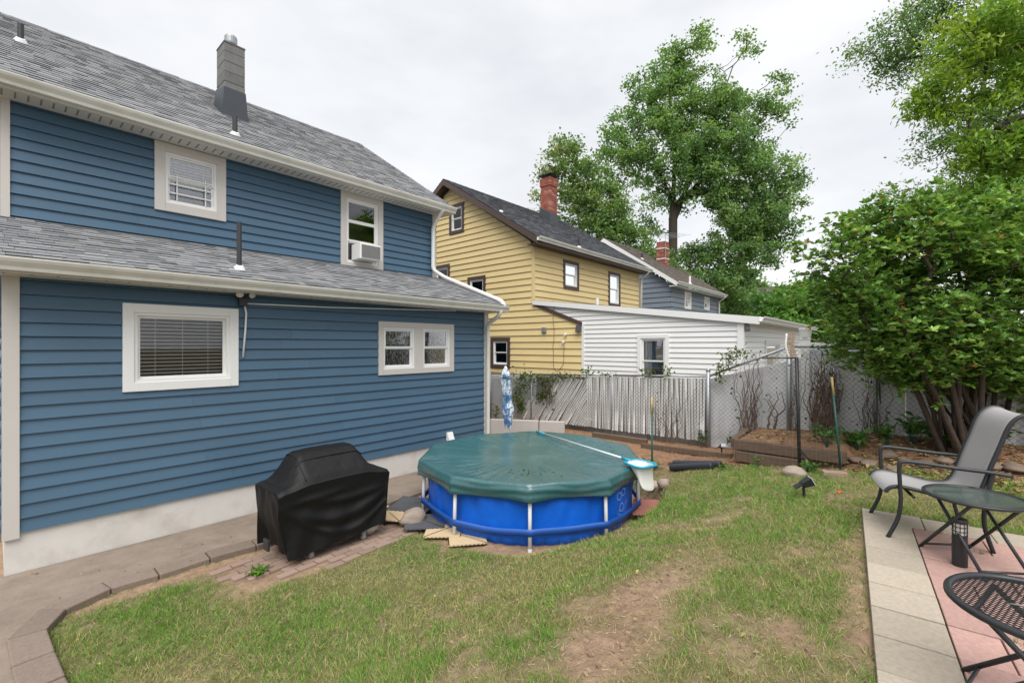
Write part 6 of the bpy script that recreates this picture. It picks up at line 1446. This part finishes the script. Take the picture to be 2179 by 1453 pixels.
for (px, py, n, h, sp, sz, lab) in ((1940, 945, 26, .42, .3, .11, 'broad leaved weed clump under the shrub behind the chair'), (1890, 950, 20, .34, .22, .09, 'leafy weed clump between the fence stake and shrub'), (1825, 960, 18, .28, .2, .11, 'low leafy plant with yellowing leaves left of the garden bed'), (1760, 990, 22, .30, .2, .085, 'green creeper at the foot of the leaning stake'), (1720, 1005, 14, .14, .16, .06, 'small ground ivy beside the half buried stone'), (2000, 955, 22, .32, .28, .10, 'dark leafy plant behind the chair armrest'), (1960, 910, 20, .36, .24, .09, 'bright leafy suckers growing below the shrub stems'),
        (1610, 995, 6, .14, .06, .05, 'small bright weed sprouting at the lawn edge board'), (1385, 1005, 22, .22, .2, .06, 'grassy weed clump around the stake beside the pool net'), (1540, 1000, 8, .10, .08, .05, 'tiny green weed in front of the black drain pipes'), (548, 1225, 40, .07, .14, .04, 'bright green weed growing between the worn pavers'), (455, 1185, 8, .05, .08, .03, 'small weed growing in the kerb joint'), (410, 1208, 5, .03, .05, .06, 'pale leafy weed flat against the kerb'), (2120, 950, 22, .3, .3, .1, 'leafy undergrowth behind the chair back under the shrub')):
    weed(px, py, n, h, sp, sz, lab, (.13, .26, .03) if ('bright' in lab or 'pale' in lab) else (.095, .20, .04))
# leaf litter and clods
n = 3600; x = RNG.uniform(7.1, 8.95, n); y = RNG.uniform(-2.5, 2.2, n); k = RNG.random(n) < (.25 + .75 * sm(.9, .2, y)); x, y = x[k], y[k]
n2 = 420; xa = RNG.uniform(.3, 7, n2); ya = RNG.uniform(.4, 5.4, n2); x = np.concatenate([x, xa]); y = np.concatenate([y, ya])
k = ~in_patio(x, y) & (np.hypot(x - PC[0], y - PC[1]) > 1.75); x, y = x[k], y[k]; L = np.stack([x, y, H(x, y) + .012], 1); nw = 26; L = np.concatenate([L, np.stack([RNG.uniform(.2, 3.8, nw), RNG.uniform(5.95, 6.9, nw), np.full(nw, .008)], 1)]); x = L[:, 0]; y = L[:, 1]; D = RNG.normal(size=L.shape); D[:, 2] *= .25
V, Fc = leaf_mesh(L, np.where(x > 7, .07, .035), .55, 0, 1.2, D); cols = np.array([(.30, .19, .10), (.22, .13, .07), (.38, .27, .15), (.16, .10, .06), (.36, .32, .12)]); col = cols[RNG.integers(0, 5, len(L))] * RNG.uniform(.8, 1.2, (len(L), 1))
tag(fastmesh('leaf_litter', V, Fc, M['litter'], col=np.repeat(col, 4, 0)), 'dry brown leaf litter on the garden bed and lawn', 'leaf litter', kind='stuff')
n = 7000; x = RNG.uniform(0, 8.9, n); y = RNG.uniform(.3, 5.6, n); c = grass_cover(x, y); k = (RNG.random(n) > c * 1.6) & ~in_patio(x, y) & (np.hypot(x - PC[0], y - PC[1]) > 1.7) & ~((x > 1.5) & (x < 3.6) & (y > 4.7)) & ~((x < 2.4) & (y > 4.6)); x, y = x[k], y[k]
mb = MB(); 
for a, b in zip(x, y):
    s = random.choice((.003, .004, .005, .006, .008, .013)); z = Hs(a, b); t = random.uniform(0, 3); mb.obox((a, b, z + s * .3), (s * math.cos(t), s * math.sin(t), s * .2), (-s * math.sin(t) * .8, s * math.cos(t) * .8, 0), (0, s * .15, s * .6))
M['clod'] = pm('clods', (.24, .165, .11), .95, .2, 20, rnd=.3)
tag(mb.build('clods', M['clod']), 'small clods and pebbles on the bare soil', 'pebbles', kind='stuff')
# thin sticks of straw on the lawn
for k, (px, py, a_, L_, lab) in enumerate(((960, 1205, .4, .42, 'curved pale straw lying on the grass in front of the pool'), (1560, 1020, .9, .25, 'pale dry stalk lying on the lawn near the drain pipes'))):
    p = onG(px, py); d = Vector((math.cos(a_), math.sin(a_), 0)); pts = []
    for i in range(9): t = i / 8; q = p + d * L_ * (t - .5) + Vector((-d.y, d.x, 0)) * .08 * math.sin(t * 3.1); pts.append((q.x, q.y, Hs(q.x, q.y) + .03 + .02 * math.sin(t * 3.1)))
    tag(MB().tube(pts, .003, 5).build('straw_stalk', pm('straw%d' % k, (.42, .33, .16), .8), org=tuple(p), smooth=True), lab, 'stalk')
# overhead wires far away
pw = MB()
for (y0, y1) in ((617, 628), (622, 630)): pw.tube([atD(1560, y0, 60), atD(1700, (y0 + y1) / 2 + 3, 60), atD(1900, y1 - 6, 60)], .02, 4)
tag(pw.build('power_line', M['lead'], org=tuple(atD(1560, 617, 60))), 'thin overhead wires crossing the pale sky near the treetops', 'wire')

n = 60000; x = RNG.uniform(0, 7.3, n); y = RNG.uniform(.2, 5.4, n); d = x * FW.x + y * FW.y; c = grass_cover(x, y)
k = (RNG.random(n) < .35 + .4 * fbm(x * 4, y * 4, 3)) & ~in_patio(x, y) & (np.hypot(x - PC[0], y - PC[1]) > 1.78) & (d > 1.4) & ~((x > 1.5) & (x < 3.6) & (y > 4.75)) & ~((x < 2.4) & (y > 4.7)) & (x > .45); x, y, d = x[k], y[k], d[k]; n = len(x)
z = H(x, y) + (fbm(x * 9, y * 9, 3) - .5) * .02 + RNG.uniform(.001, .014, n); a = RNG.uniform(0, 6.283, n); L_ = RNG.uniform(.012, .055, n); w_ = np.interp(d, [2, 7], [.0026, .005])
P_ = np.stack([x, y, z], 1); D_ = np.stack([np.cos(a), np.sin(a), RNG.normal(0, .12, n)], 1) * L_[:, None]; S_ = np.stack([-np.sin(a), np.cos(a), RNG.normal(0, .3, n)], 1) * (w_ / 2)[:, None]
V = np.stack([P_ - D_ / 2 - S_, P_ - D_ / 2 + S_, P_ + D_ / 2], 1).reshape(-1, 3); cs = np.array([(.45, .37, .21), (.33, .25, .14), (.22, .15, .09), (.14, .095, .06), (.50, .43, .27)]); col = cs[RNG.integers(0, 5, n)] * RNG.uniform(.8, 1.2, (n, 1))
tag(fastmesh('dead_grass', V, np.arange(3 * n).reshape(-1, 3), M['litter'], col=np.repeat(col, 3, 0)), 'dead straw clippings strewn over bare soil and turf', 'straw', kind='stuff')

# tufts in the paving joints and along the kerb foot
Vt = []; Ct = []
spots = [(pat(BW + .335 * a + random.uniform(-.01, .01), v_), 40, .03) for (a, v_) in ((2, .9), (3, 1.25), (1, .7), (5, .6), (0, .5), (4, 1.6))]
spots += [(pat(u_, -.02), 16, .035) for u_ in np.arange(.1, 3.4, .22)] + [(Vector((p.x + random.uniform(-.05, .05), p.y - .03, 0)), 18, .035) for p in [KP[i].lerp(KP[i + 1], t) for i in range(1, 7) for t in (.1, .5, .9)]]
for (c, n_, h_) in spots:
    onp = in_patio(np.array([c.x]), np.array([c.y]))[0]; z0 = PZ - .01 if onp else Hs(c.x, c.y)
    for _ in range(n_):
        a_ = random.uniform(0, 6.28); r_ = abs(random.gauss(0, .035)); b_ = Vector((c.x + math.cos(a_) * r_, c.y + math.sin(a_) * r_ * .5, z0)); t_ = random.uniform(0, 6.28); hh = h_ * random.uniform(.5, 1.5)
        s_ = Vector((math.cos(t_), math.sin(t_), 0)) * .0025; Vt += [tuple(b_ - s_), tuple(b_ + s_), tuple(b_ + Vector((random.gauss(0, .4) * hh, random.gauss(0, .4) * hh, hh)))]
        cc_ = random.choice(((.13, .25, .045), (.17, .24, .06), (.34, .29, .15))); Ct += [cc_] * 3
tag(fastmesh('joint_grass', np.array(Vt), np.arange(len(Vt)).reshape(-1, 3), M['grass'], col=np.array(Ct)), 'small grass tufts in the slab joints and along the kerb foot', 'grass', kind='stuff')
